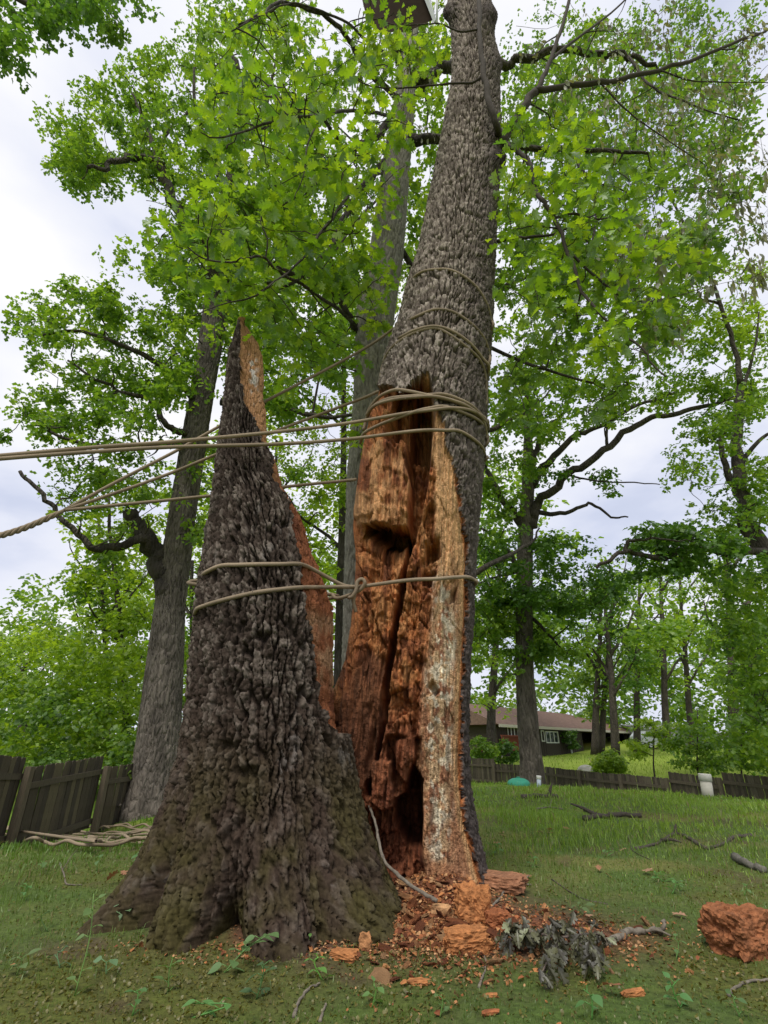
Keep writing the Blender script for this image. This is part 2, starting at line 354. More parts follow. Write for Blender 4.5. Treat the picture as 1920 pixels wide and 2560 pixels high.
# ------------------------------------------------------------------ the split oak
class Hull:
    """a trunk given by outline rows (py, left px, right px) at forward distance d, as a polar grid"""
    def __init__(s, rows, d, step, nfront, nback, flat=0.9, zmin=-0.2, dlean=0.0):
        r = np.array(rows, float); py = np.arange(r[0, 0], r[-1, 0] + 0.1, step)
        xl = np.interp(py, r[:, 0], r[:, 1]); xr = np.interp(py, r[:, 0], r[:, 2])
        k = np.hanning(max(3, int(40 / step)) | 1); k /= k.sum(); pad = len(k) // 2
        sm = lambda a: np.convolve(np.pad(a, pad, mode='reflect', reflect_type='odd'), k, 'valid')
        if len(py) > len(k) * 2: xl, xr = sm(xl), sm(xr)
        d0 = d + dlean * np.interp(py, [0, 2300], [1, 0])
        c = P((xl + xr) / 2, py, d0); rx = px2m((xr - xl) / 2, py, d0)
        keep = c[:, 2] > zmin; s.py, s.c, s.rx = py[keep], c[keep], rx[keep]; s.ry = s.rx * flat
        fr = np.linspace(-200, 20, nfront); bk = np.linspace(20, 160, nback + 2)[1:-1]
        s.phi = np.radians(np.concatenate([fr, bk])); s.nf = nfront
        s.cos, s.sin = np.cos(s.phi), np.sin(s.phi)
        s.V = np.stack([s.c[:, None, 0] + s.rx[:, None] * s.cos, s.c[:, None, 1] + s.ry[:, None] * s.sin, np.repeat(s.c[:, 2:3], len(s.phi), 1)], -1)
        s.N = np.stack([np.repeat((s.cos / flat)[None], len(s.c), 0), np.repeat(s.sin[None], len(s.c), 0), np.zeros(s.V.shape[:2])], -1)
        s.N /= np.linalg.norm(s.N, axis=-1)[..., None]
        s.U = s.rx[:, None] * 0 + s.phi[None, :] * np.median(s.rx) ; s.Zc = s.V[..., 2]
    def at(s, z, phi, off=0.0):
        """point on the hull at height z and angle phi (degrees, -90 faces the viewer)"""
        a = math.radians(phi); zz = s.c[::-1, 2]
        f = lambda q: np.interp(z, zz, q[::-1])
        return np.array([f(s.c[:, 0]) + (f(s.rx) + off) * math.cos(a), f(s.c[:, 1]) + (f(s.ry) + off) * math.sin(a), z])
    def hit(s, px, py, off=0.0):
        """hull point seen at a pixel, lifted off the surface"""
        if not hasattr(s, 'pp'):
            fr = np.sin(s.phi) < 0.15; s.fv = s.V[:, fr].reshape(-1, 3); s.fn = s.N[:, fr].reshape(-1, 3); s.pp = proj(s.fv)
        i = np.argmin((s.pp[0] - px) ** 2 + (s.pp[1] - py) ** 2 + 3000.0 * np.maximum(0, s.fn[:, 1] - 0.1)); return s.fv[i] + s.fn[i] * off
def bark_relief(u, z, cw, ch, depth, s, sharp=1.0):
    """furrowed bark: upright wandering ridges, broken across into lumpy plates. returns height and plate id"""
    zz = 0 * u
    wu = u + 1.5 * cw * (fbm(u / cw * 0.25, z / ch * 0.42, zz, s, 4, 0.6) - 0.5) + 0.5 * cw * (fbm(u / cw * 1.1, z / ch * 1.6, zz, s + 7, 3) - 0.5)
    wz = z + 1.2 * ch * (fbm(u / cw * 0.7, z / ch * 0.4, zz, s + 3, 3) - 0.5)
    f1, f2, cid = worley(wu / (cw * 1.0), wz / (ch * 5.2), s, 1.0)
    ridgeh = sstep(0.0, 0.26 * sharp, f2 - f1)                                    # deep upright furrows
    g1, g2, gid = worley(wu / (cw * 1.0) + 3.3, wz / (ch * 0.85), s + 11, 1.0)
    plate = sstep(0.0, 0.22 * sharp, g2 - g1)                                     # cross cracks
    k1, k2, kid = worley(wu / (cw * 0.42), wz / (ch * 0.36), s + 23, 1.0)
    chip = sstep(0.0, 0.2, k2 - k1)
    lump = fbm(u / cw * 0.9, z / cw * 0.7, zz, s + 29, 3) - 0.5
    rough = fbm(u / cw * 3.1, z / cw * 2.2, zz, s + 31, 4) - 0.5
    h = depth * (0.80 * ridgeh + 0.24 * plate * (0.35 + 0.65 * ridgeh) + 0.15 * chip * ridgeh + 0.16 * (gid - 0.5) * ridgeh + 0.14 * (kid - 0.5) + 0.34 * lump + 0.52 * rough - 0.78)
    return h, np.clip(0.55 * gid + 0.25 * kid + 0.25 * ridgeh - 0.05, 0, 1)
def split_faces(nr, nc, mask):
    q = grid_quads(nr, nc, True); m = mask.reshape(-1)[q].sum(1) >= 2
    return q[~m], q[m]
def sub(verts, faces, col):
    idx = np.unique(faces); mp = np.full(len(verts), -1); mp[idx] = np.arange(len(idx))
    return verts[idx], mp[faces], col[idx]

oak = thing('split_oak_tree', 'storm-split oak torn open to its rotten orange heartwood, lashed with ropes', 'tree', loc=(0.2, 4.8, 0))
oak_inv = np.array([0.2, 4.8, 0.0])
# --- the standing shell of the broken side
ST = [(800, 602, 606), (807, 600, 612), (815, 599, 624), (850, 590, 652), (888, 578, 666), (983, 570, 669), (1065, 559, 674), (1115, 552, 678), (1144, 549, 694), (1191, 545, 709),
      (1213, 542, 720), (1251, 539, 752), (1293, 534, 778), (1350, 524, 793), (1438, 512, 834), (1524, 501, 858), (1645, 489, 862), (1770, 479, 862), (1881, 464, 872), (1982, 436, 890),
      (2055, 412, 908), (2136, 384, 930), (2223, 352, 950), (2330, 330, 968)]
stump = Hull(ST, 4.62, 3.0, 370, 34, 0.86)
V = stump.V.copy(); phid = np.degrees(stump.phi)[None, :]; z = stump.Zc
# spreading roots at the foot
flare = np.zeros(V.shape[:2])
for ph, w, a, h in [(-150, 16, 0.27, 0.26), (-112, 17, 0.20, 0.40), (-72, 15, 0.30, 0.36), (-45, 16, 0.34, 0.34), (-15, 20, 0.20, 0.35), (-190, 20, 0.25, 0.3)]:
    dphi = (phid - ph + 180) % 360 - 180
    flare += a * np.exp(-(dphi / w) ** 2) * np.exp(-np.maximum(z, -0.1) / h)
for ph, w, a, h in [(-131, 9, 0.40, 0.34), (-92, 7, 0.46, 0.22), (-60, 6, 0.16, 0.3)]:
    dphi = (phid - ph + 180) % 360 - 180
    flare -= a * np.exp(-(dphi / w) ** 2) * np.exp(-np.maximum(z, 0.0) / h)
V += stump.N * flare[..., None]
# break line, found where the hull crosses it as seen in the survey
XB = np.array([(790, 602), (815, 603), (884, 603), (957, 607), (1024, 622), (1100, 653), (1144, 678), (1198, 688), (1248, 719), (1318, 729), (1397, 747), (1460, 757), (1524, 766), (1645, 782), (1770, 803), (1830, 840), (1866, 1200)], float)
px, py = proj(V)
jag = (fbm(py / 22.0, 0 * py, 0 * py, 77, 3) - 0.5) * 22
front = (np.sin(stump.phi) < 0.3)[None, :]
over = (px > np.interp(py, XB[:, 0], XB[:, 1]) + jag * sstep(830, 900, py)) & (np.cos(stump.phi) > -0.55)[None, :] & (py < 1862)
torn = over.copy()
ib = np.argmax(torn[:, :stump.nf], axis=1); has = torn[:, :stump.nf].any(1)
ie = np.argmin(abs(stump.phi - math.radians(14)))
for k in np.nonzero(has)[0]:
    a, b = ib[k], ie
    if b - a < 3: continue
    t = np.linspace(0, 1, b - a + 1)[:, None]
    chord = V[k, a] * (1 - t) + V[k, b] * t
    V[k, a:b + 1] = chord * 0.62 + V[k, a:b + 1] * 0.38
    torn[k, a:] = True
hb, cid = bark_relief(stump.U + 0.02 * z, z, 0.060, 0.095, 0.068, 2, 0.8)
pxs, pys = proj(V)
moss = sstep(0.35, 0.62, fbm(V[..., 0] * 3.2, V[..., 1] * 3, V[..., 2] * 2.2, 9, 4)) * sstep(1.35, 0.35, z)
smooth_low = sstep(0.25, 0.9, z)
hb2, cid2 = bark_relief(stump.U * 1.25 + 0.12 * z, z, 0.050, 0.075, 0.050, 12)
hb = lerp(hb2, hb, smooth_low) + (fbm(V[..., 0] * 9, V[..., 1] * 9, V[..., 2] * 9, 5, 4) - 0.5) * 0.03 * (1 - smooth_low); cid = lerp(cid2, cid, smooth_low)
d = stump.N * hb[..., None]
fib = (fbm(V[..., 0] * 55, V[..., 1] * 55, V[..., 2] * 3.0, 61, 3) - 0.5) * 0.022 + (fbm(V[..., 0] * 9, V[..., 1] * 9, V[..., 2] * 4, 62, 4) - 0.5) * 0.07
f1, f2, _ = worley(V[..., 0] * 16 + V[..., 1] * 9, V[..., 2] * 7, 64)
fib -= 0.02 * (1 - sstep(0, 0.16, f2 - f1))
edge = np.cumsum(torn[:, :].astype(float), 1)
inset = 0.045 * sstep(1.5, 3.5, edge) + 0.05 * sstep(20, 70, edge) * sstep(1180, 1300, pys)
dt = stump.N * (fib - inset)[..., None]
V = V + np.where(torn[..., None], dt, d)
# colours
n1 = fbm(V[..., 0] * 6, V[..., 1] * 6, V[..., 2] * 3, 71, 4)
cb = np.zeros(V.shape) + np.array([0.050, 0.037, 0.029])
cb = mixc(cb, (0.175, 0.145, 0.12), sstep(0.55, 0.9, cid) * 0.85)
cb = mixc(cb, (0.024, 0.018, 0.015), sstep(0.5, 0.1, cid) * 0.7)
cb = mixc(cb, (0.050, 0.033, 0.024), sstep(1.9, 0.7, z) * 0.65)
cb = mixc(cb, (0.17, 0.155, 0.145), sstep(0.68, 0.80, n1) * 0.45 * sstep(0.4, 0.7, cid))
cb = mixc(cb, (0.062, 0.058, 0.014), moss * 0.6)
ct = np.zeros(V.shape) + np.array([0.42, 0.225, 0.105])
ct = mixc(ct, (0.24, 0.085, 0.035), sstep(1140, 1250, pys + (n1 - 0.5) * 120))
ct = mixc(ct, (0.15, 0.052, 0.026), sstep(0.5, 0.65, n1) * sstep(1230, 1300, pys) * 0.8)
ct = mixc(ct, (0.30, 0.17, 0.09), sstep(1500, 1560, pys) * sstep(0.42, 0.6, fbm(V[..., 0] * 12, 0 * n1, V[..., 2] * 3, 70, 3)))
wh = softpoly(pxs, pys, [(625, 880), (648, 890), (655, 1000), (640, 1005), (628, 940)], 10) * sstep(0.45, 0.58, fbm(V[..., 0] * 30, 0 * n1, V[..., 2] * 14, 73, 3))
ct = mixc(ct, (0.62, 0.56, 0.50), wh)
col = np.where(torn[..., None], ct, cb).reshape(-1, 3); VV = V.reshape(-1, 3)
fb, ft = split_faces(V.shape[0], V.shape[1], torn)
part = obj('broken_shell', mesh_np('shell_bark', *[a for a in sub(VV - oak_inv, fb, col)][:2], M['bark'], True, sub(VV, fb, col)[2]), oak, label='tall pointed shell of dark furrowed bark still rooted in the ground')
v_, f_, c_ = sub(VV - oak_inv, ft, col); obj('torn_wood', mesh_np('shell_wood', v_, f_, M['torn'], True, c_), part, label='pale splintered wood along the broken edge')

# --- the trunk that still stands, hollowed and torn open towards the viewer
TR = [(-60, 1124, 1222), (35, 1128, 1222), (81, 1132, 1224), (145, 1134, 1240), (202, 1132, 1244), (289, 1116, 1247), (376, 1099, 1250), (451, 1084, 1244), (550, 1064, 1237), (637, 1047, 1234), (723, 1018, 1229),
      (814, 997, 1226), (893, 966, 1221), (944, 956, 1216), (982, 946, 1213), (1036, 924, 1211), (1099, 909, 1207), (1178, 896, 1202), (1257, 886, 1196), (1313, 880, 1189), (1392, 888, 1184), (1471, 885, 1180),
      (1560, 876, 1176), (1646, 862, 1169), (1706, 840, 1167), (1756, 820, 1165), (1851, 815, 1163), (1954, 815, 1165), (2045, 822, 1177), (2135, 830, 1186), (2233, 838, 1194), (2330, 830, 1205)]
trunk = Hull(TR, 5.25, 3.2, 375, 30, 0.92, dlean=-0.35)
V = trunk.V.copy(); z = trunk.Zc; px, py = proj(V)
# survey lines of the wound
XE = np.array([(937, 1071), (975, 1078), (1013, 1089), (1051, 1105), (1115, 1114), (1168, 1136), (1225, 1146), (1305, 1158), (1392, 1168), (1471, 1165), (1535, 1165), (1630, 1159), (1725, 1154), (1851, 1150), (1954, 1150), (2045, 1158), (2135, 1172), (2260, 1184)], float)
TOPB = np.array([(900, 958), (960, 958), (985, 970), (1000, 985), (1030, 958), (1050, 942), (1070, 934), (1078, 950), (1300, 1400)], float)
j1 = (fbm(py / 26.0, 0 * py, 0 * py, 101, 3) - 0.5) * 14
j2 = (fbm(px / 14.0, 0 * py, 0 * py, 103, 3) - 0.5) * 22
wound = (px < np.interp(py, XE[:, 0], XE[:, 1]) + j1) & (py > np.interp(px, TOPB[:, 0], TOPB[:, 1]) + j2) & (np.sin(trunk.phi) < 0.35)[None, :] & (py > 930)
wound |= (py > 990) & (np.cos(trunk.phi) < -0.2)[None, :] & (np.sin(trunk.phi) < 0.35)[None, :]
# relief of the wound (metres pushed in, away from the bark surface)
D = np.full(px.shape, 0.045)
wob = (fbm(px / 38, py / 60, 0 * px, 107, 4) - 0.5) * 2
edge_in = np.interp(py, XE[:, 0], XE[:, 1]) - px
# strip of sapwood along the edge, then the hollow
stripw = np.interp(py, [940, 1000, 1100, 1300, 1500, 1700, 1900, 2200], [6, 14, 26, 62, 78, 92, 100, 112]) + wob * 10
hollow = sstep(0, 16, edge_in - stripw)
D += 0.09 * hollow
# brown rot breaks into blocks: flat faces at different depths with sharp steps
bx = px + wob * 9; by = py + (fbm(px / 30, py / 30, 0 * px, 108, 3) - 0.5) * 26
b1_, b2_, i1 = worley(bx / 44, by / 92, 151, 1.0); b3_, b4_, i2 = worley(bx / 21 + 7, by / 34, 153, 1.0); b5_, b6_, i3 = worley(bx / 9.5, by / 13, 155, 1.0)
step_ = (i1 - 0.45) * 0.17 + (i2 - 0.5) * 0.085 + (i3 - 0.5) * 0.03
D += hollow * (step_ + 0.03 * (1 - sstep(0, 0.10, b2_ - b1_)) + 0.022 * (1 - sstep(0, 0.14, b4_ - b3_)))
crev = [(1068, 945), (1062, 1010), (1048, 1100), (1044, 1200), (1036, 1290), (1012, 1400), (990, 1560), (966, 1700), (948, 1800), (926, 1900), (918, 1985)]
cd, cp = polydist(px + wob * 9, py, crev)
cw = np.interp(cp, [0, 0.12, 0.22, 0.34, 0.42, 0.5, 0.75, 0.9, 1], [14, 34, 36, 24, 15, 9, 12, 20, 16])
D += 0.55 * (1 - sstep(0.55, 1.0, cd / cw)) * sstep(936, 950, py)
D += 0.42 * softpoly(px + wob * 6, py + wob * 6, [(985, 990), (1072, 945), (1080, 1030), (1072, 1085), (960, 1078), (956, 1040)], 6)      # hole under the ropes
blk = softpoly(px + wob * 7, py + wob * 5, [(884, 1112), (960, 1080), (1000, 1110), (1022, 1180), (1015, 1302), (960, 1310), (885, 1304)], 4)      # standing block of cracked wood
D = lerp(D, np.clip(0.05 + 0.55 * step_, 0.0, 0.3) + 0.06 * sstep(1190, 1120, py), blk)
D += 0.70 * softpoly(px + wob * 10, py + wob * 6, [(915, 1309), (1036, 1305), (1026, 1345), (992, 1378), (935, 1366), (905, 1340)], 4)   # gap under the overhang
D += 0.12 * softpoly(px, py, [(900, 1345), (1005, 1365), (960, 1470), (905, 1440)], 22)
D += 0.20 * softpoly(px + wob * 6, py + wob * 5, [(1060, 1348), (1098, 1340), (1100, 1382), (1062, 1398)], 3)
D += 0.15 * softpoly(px + wob * 6, py + wob * 4, [(1052, 1427), (1080, 1415), (1078, 1452), (1056, 1457)], 3)
D += 0.12 * softpoly(px + wob * 6, py, [(1080, 1700), (1102, 1728), (1090, 1740), (1070, 1715)], 4)
D += 0.10 * softpoly(px, py, [(1126, 1480), (1142, 1466), (1136, 1500), (1122, 1505)], 4)
left = softpoly(px, py, [(905, 1610), (960, 1640), (955, 1800), (925, 1960), (850, 1960), (830, 1800), (835, 1760)], 12)       # the smooth slanting inner wall
D = lerp(D, 0.10 + 0.0009 * (px - 830) + 0.05 * step_ + 0.05 * (fbm(px / 6 + py / 60, py / 70, 0 * px, 157, 4) - 0.5), left * 0.9)
D += 0.65 * softpoly(px + wob * 8, py + wob * 8, [(978, 2010), (1014, 1990), (1030, 1920), (1054, 1950), (1050, 2140), (1010, 2130), (980, 2070)], 5)
D += 0.22 * softpoly(px + wob * 6, py, [(925, 2034), (1045, 2010), (1050, 2300), (850, 2300), (870, 2010)], 10)
ck = softpoly(px + wob * 6, py + wob * 6, [(926, 1905), (978, 1905), (980, 2020), (950, 2028), (924, 2005)], 3)
D = lerp(D, 0.07 + 0.35 * step_, ck)
ck2 = softpoly(px + wob * 5, py, [(986, 1850), (1034, 1838), (1036, 1900), (1012, 1965), (986, 1925)], 3)
D = lerp(D, 0.10 + 0.35 * step_, ck2)
D += 0.14 * sstep(1838, 1846, py + wob * 8) * softpoly(px, py, [(960, 1835), (1052, 1835), (1052, 1990), (970, 1990)], 3) * (1 - ck2) * (1 - ck)
D = np.maximum(D, 0.012)
grain = (fbm(px / 5.0, py / 75.0, 0 * px, 135, 3) - 0.5)
nearcam = sstep(0, 10, edge_in - stripw)
w1, w2, wid = worley(px / 15 + wob * 0.5, py / 7, 131, 1.0)
w3, w4, wid2 = worley(px / 22 + wob * 0.6, py / 70, 133, 1.0)
D += (1 - nearcam) * ((1 - sstep(0, 0.16, w2 - w1)) * 0.012 + (wid2 - 0.5) * 0.03 + (1 - sstep(0, 0.1, w4 - w3)) * 0.014)
lean_ = py * 0.10                     # the grain slants a little
spl = np.abs(fbm((px + lean_) / 6.5, py / 120.0, 0 * px, 141, 3) - 0.5) * 2; spl2 = np.abs(fbm((px + lean_) / 15.0, py / 170.0, 0 * px, 143, 3) - 0.5) * 2
D += grain * 0.03 + (spl - 0.3) * lerp(0.03, 0.06, nearcam) + (spl2 - 0.3) * 0.09 * nearcam * (1 - blk) + (fbm(px / 8, py / 8, 0 * px, 137, 4) - 0.5) * lerp(0.015, 0.03, nearcam)
hb, cid = bark_relief(trunk.phi[None, :] * np.interp(z, [0, 4, 8, 14], [0.66, 0.66, 0.55, 0.42]) + 0.03 * z, z, 0.056, 0.078, 0.066, 41, 0.55)
PUSH = np.array([0.10, 0.99, 0.0])
facing = np.clip(-trunk.sin, 0, 1)[None, :] ** 0.5
pushv = D[..., None] * PUSH
pushv[..., 0] = np.where((trunk.cos < -0.6)[None, :], np.abs(pushv[..., 0]) + D * 0.15, pushv[..., 0])
# knots and burls
burl = np.zeros(px.shape)
for bx, by, br, bh in [(1236, 400, 24, 0.10), (1243, 350, 16, 0.09), (1215, 45, 30, 0.14), (1125, 30, 22, 0.14), (1238, 160, 26, 0.06)]:
    burl += bh * np.exp(-((px - bx) ** 2 + (py - by) ** 2) / br ** 2)
V = V + np.where(wound[..., None], pushv * np.maximum(facing, 0.15)[..., None], trunk.N * (hb + burl)[..., None])
up_ = 0.42 * softpoly(px + wob * 10, py + wob * 6, [(915, 1312), (1036, 1308), (1026, 1345), (992, 1378), (935, 1366), (905, 1340)], 7) + 0.35 * softpoly(px + wob * 6, py, [(990, 985), (1070, 950), (1078, 1030), (1066, 1070), (965, 1070)], 10)
V[..., 2] += np.where(wound, up_, 0)
flr = 0.12 * np.exp(-np.maximum(z, 0) / 0.25)
V += trunk.N * flr[..., None]
n1 = fbm(V[..., 0] * 5, V[..., 1] * 5, V[..., 2] * 2.5, 171, 4)
cb = np.zeros(V.shape) + np.array([0.150, 0.122, 0.101])
cb = mixc(cb, (0.40, 0.340, 0.290), sstep(0.55, 0.9, cid) * 0.85)
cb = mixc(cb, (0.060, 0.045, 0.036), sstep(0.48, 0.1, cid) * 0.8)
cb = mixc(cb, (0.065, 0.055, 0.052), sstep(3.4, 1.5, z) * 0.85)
cb = mixc(cb, (0.085, 0.070, 0.064), sstep(0.1, 0.8, trunk.cos)[None, :] * 0.6)  # right flank darkened: the side away from the light, painted into the bark
cb = mixc(cb, (0.05, 0.04, 0.036), np.clip(burl * 9, 0, 0.8))
# wood colours
nn = fbm(px / 26, py / 60, 0 * px, 181, 4); nf = fbm(px / 7, py / 11, 0 * px, 183, 3); ng = fbm(px / 4, py / 90, 0 * px, 185, 3)
ct = np.zeros(V.shape) + np.array([0.39, 0.150, 0.052])
ct = mixc(ct, (0.44, 0.20, 0.075), sstep(0.48, 0.66, nn))
ct = mixc(ct, (0.17, 0.055, 0.024), sstep(0.48, 0.30, nn) * 0.8)
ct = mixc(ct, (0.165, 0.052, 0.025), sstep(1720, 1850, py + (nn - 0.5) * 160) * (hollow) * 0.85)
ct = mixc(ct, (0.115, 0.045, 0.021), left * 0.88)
tan = (1 - hollow) * sstep(1660, 1420, py + (nn - 0.5) * 200)
ct = mixc(ct, (0.58, 0.335, 0.160), tan * 0.9); ct = mixc(ct, (0.55, 0.305, 0.140), blk * 0.75 * sstep(0.35, 0.55, nn))
low = (1 - hollow) * sstep(1420, 1500, py)
ct = mixc(ct, (0.34, 0.175, 0.092), low * 0.8)
wz = softpoly(px, py, [(1090, 1395), (1135, 1500), (1128, 1900), (1115, 2150), (1070, 2150), (1060, 1900), (1068, 1700), (1085, 1560)], 22)
wz2 = fbm(px / 13, py / 24, 0 * px, 191, 4)
ct = mixc(ct, (0.52, 0.37, 0.21), wz * sstep(0.45, 0.55, wz2) * 0.8); ct = mixc(ct, (0.20, 0.085, 0.050), wz * sstep(0.44, 0.36, wz2) * 0.7)
wht = softpoly(px, py, [(1112, 1520), (1128, 1525), (1132, 1580), (1120, 1580), (1140, 1600), (1136, 1640), (1118, 1640)], 14) + softpoly(px, py, [(1092, 1660), (1122, 1670), (1110, 1710), (1094, 1700)], 12) + \
    softpoly(px, py, [(1090, 1975), (1105, 1975), (1115, 2040), (1098, 2070), (1080, 2055)], 12) + 0.7 * softpoly(px, py, [(1078, 2085), (1090, 2085), (1088, 2150), (1076, 2150)], 9) + 0.6 * softpoly(px, py, [(1080, 1440), (1096, 1440), (1100, 1490), (1086, 1500)], 9)
ct = mixc(ct, (0.66, 0.58, 0.42), np.clip(wht * 1.1 * sstep(0.38, 0.5, fbm(px / 9, py / 13, 0 * px, 193, 3)), 0, 1))
wsp = wz * sstep(0.58, 0.63, fbm(px / 14, py / 20, 0 * px, 195, 4)); ct = mixc(ct, (0.62, 0.54, 0.40), wsp * 0.9)
rim = sstep(24, 10, edge_in) * sstep(1160, 1220, py); ct = mixc(ct, (0.50, 0.30, 0.14), rim * 0.9)
rim2 = sstep(9, 3, edge_in) * sstep(1160, 1220, py); ct = mixc(ct, (0.42, 0.14, 0.04), rim2 * 0.9)
ct = ct * np.clip(1 + (ng - 0.5) * 1.3 + (nf - 0.5) * 0.5, 0.35, 1.6)[..., None]
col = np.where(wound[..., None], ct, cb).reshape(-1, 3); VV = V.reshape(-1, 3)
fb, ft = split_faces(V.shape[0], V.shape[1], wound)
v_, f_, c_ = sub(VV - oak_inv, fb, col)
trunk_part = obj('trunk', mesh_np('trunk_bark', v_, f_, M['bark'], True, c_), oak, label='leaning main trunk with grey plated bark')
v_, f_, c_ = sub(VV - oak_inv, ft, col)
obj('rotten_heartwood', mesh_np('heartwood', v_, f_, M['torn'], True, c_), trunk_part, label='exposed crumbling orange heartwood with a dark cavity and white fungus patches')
# ------------------------------------------------------------------ leaves
def _leaf_near():
    st = [(0.14, 0.045), (0.37, 0.075), (0.60, 0.085), (0.80, 0.06)]
    v = [(0, 0, 0), (1.0, 0, 0)]; t = []
    L, R = [], []
    for x, w in st:
        L.append(len(v)); v.append((x, w, 0)); R.append(len(v)); v.append((x, -w, 0))
    t.append((0, R[0], L[0]))
    for i in range(3): t += [(L[i], R[i], R[i + 1]), (L[i], R[i + 1], L[i + 1])]
    lob = [((0.30, 0.22), (0.42, 0.20)), ((0.56, 0.36), (0.68, 0.31)), ((0.80, 0.27), (0.90, 0.20))]
    for i, (a, b) in enumerate(lob):
        for S, sg in ((L, 1), (R, -1)):
            k = len(v); v += [(a[0], sg * a[1], 0), (b[0], sg * b[1], 0)]
            t += [(S[i], S[i + 1], k) if sg < 0 else (S[i + 1], S[i], k), (S[i + 1], k + 1, k) if sg < 0 else (S[i + 1], k, k + 1)]
    k = len(v); v += [(0.93, 0.10, 0), (0.93, -0.10, 0)]
    t += [(L[3], R[3], 1), (L[3], 1, k), (R[3], k + 1, 1)]
    v = np.array(v, float); v[:, 2] = 0.28 * np.abs(v[:, 1]) - 0.22 * v[:, 0] ** 2
    return v, np.array(t)
def _leaf_mid():
    v = np.array([(0, 0, 0), (0.42, 0.10, 0), (0.42, -0.10, 0), (1, 0, -0.2), (0.30, 0.30, 0.06), (0.30, -0.30, 0.06), (0.72, 0.33, -0.05), (0.72, -0.33, -0.05)], float)
    t = np.array([(0, 2, 1), (1, 2, 3), (0, 1, 4), (0, 5, 2), (1, 3, 6), (2, 7, 3)]); return v, t
def _leaf_far():
    v = np.array([(0, 0, 0), (0.45, 0.34, 0.08), (1, 0.05, -0.12), (0.5, -0.3, 0.06), (0.8, 0.42, 0.0)], float)
    t = np.array([(0, 3, 1), (1, 3, 2), (1, 2, 4)]); return v, t
def _leaf_droop():
    v = np.array([(0, 0, 0), (0.3, 0.13, 0.05), (0.3, -0.13, 0.05), (0.65, 0.15, 0.02), (0.65, -0.12, 0.06), (1, 0.03, -0.05)], float)
    t = np.array([(0, 2, 1), (1, 2, 4), (1, 4, 3), (3, 4, 5)]); return v, t
LEAF = {'near': _leaf_near(), 'mid': _leaf_mid(), 'far': _leaf_far(), 'droop': _leaf_droop()}
def leaf_frames(rng, n, pitch=(-0.9, 0.15), tilt=0.5):
    yaw = rng.uniform(0, 2 * np.pi, n); pt = rng.uniform(pitch[0], pitch[1], n)
    a = np.stack([np.cos(yaw) * np.cos(pt), np.sin(yaw) * np.cos(pt), np.sin(pt)], -1)
    side = np.stack([-np.sin(yaw), np.cos(yaw), np.zeros(n)], -1)
    nrm = np.cross(a, side); r = rng.normal(0, tilt, n)[:, None]
    s2 = side * np.cos(r) + nrm * np.sin(r); return a, s2, np.cross(a, s2)
def leaf_arrays(pos, fr, size, tpl):
    tv, tt = LEAF[tpl]; a, s, n = fr
    v = pos[:, None, :] + size[:, None, None] * (tv[None, :, 0:1] * a[:, None, :] + tv[None, :, 1:2] * s[:, None, :] + tv[None, :, 2:3] * n[:, None, :])
    t = tt[None] + (np.arange(len(pos)) * len(tv))[:, None, None]
    return v.reshape(-1, 3), t.reshape(-1, 3), len(tv)
PAL = {  # (dark, mid, bright) leaf greens
    'oak': [(0.085, 0.185, 0.016), (0.165, 0.300, 0.018), (0.290, 0.420, 0.024)],
    'left': [(0.060, 0.130, 0.026), (0.115, 0.220, 0.030), (0.190, 0.300, 0.038)],
    'back': [(0.080, 0.170, 0.024), (0.150, 0.270, 0.028), (0.250, 0.370, 0.038)],
    'deep': [(0.050, 0.125, 0.024), (0.090, 0.195, 0.028), (0.150, 0.270, 0.034)],
    'lime': [(0.150, 0.255, 0.022), (0.240, 0.370, 0.028), (0.340, 0.460, 0.040)],
    'wilt': [(0.105, 0.115, 0.060), (0.165, 0.175, 0.095), (0.240, 0.240, 0.130)],
}
def leaf_colors(rng, n, pal, shift=None):
    p = np.array(PAL[pal]); t = np.clip(rng.beta(2, 2, n) + (0 if shift is None else shift), 0, 1) * 2
    i = np.minimum(t.astype(int), 1); f = (t - i)[:, None]
    return (p[i] * (1 - f) + p[i + 1] * f) * rng.uniform(0.85, 1.15, (n, 1))
def clumps_in(rng, poly, d0, d1, n, avoid=None):
    """n points whose sight lines fall inside an outline, between two distances"""
    pl = np.array(poly, float); lo, hi = pl.min(0), pl.max(0); out = []
    while len(out) < n:
        q = rng.uniform(lo, hi, (n * 3, 2)); q = q[inside(q[:, 0], q[:, 1], poly)]
        if avoid: 
            for av in avoid: q = q[~inside(q[:, 0], q[:, 1], av)]
        if len(q) == 0: break
        d = d0 + (d1 - d0) * rng.uniform(0, 1, len(q)); out += list(P(q[:, 0], q[:, 1], d))
    return np.array(out[:n])
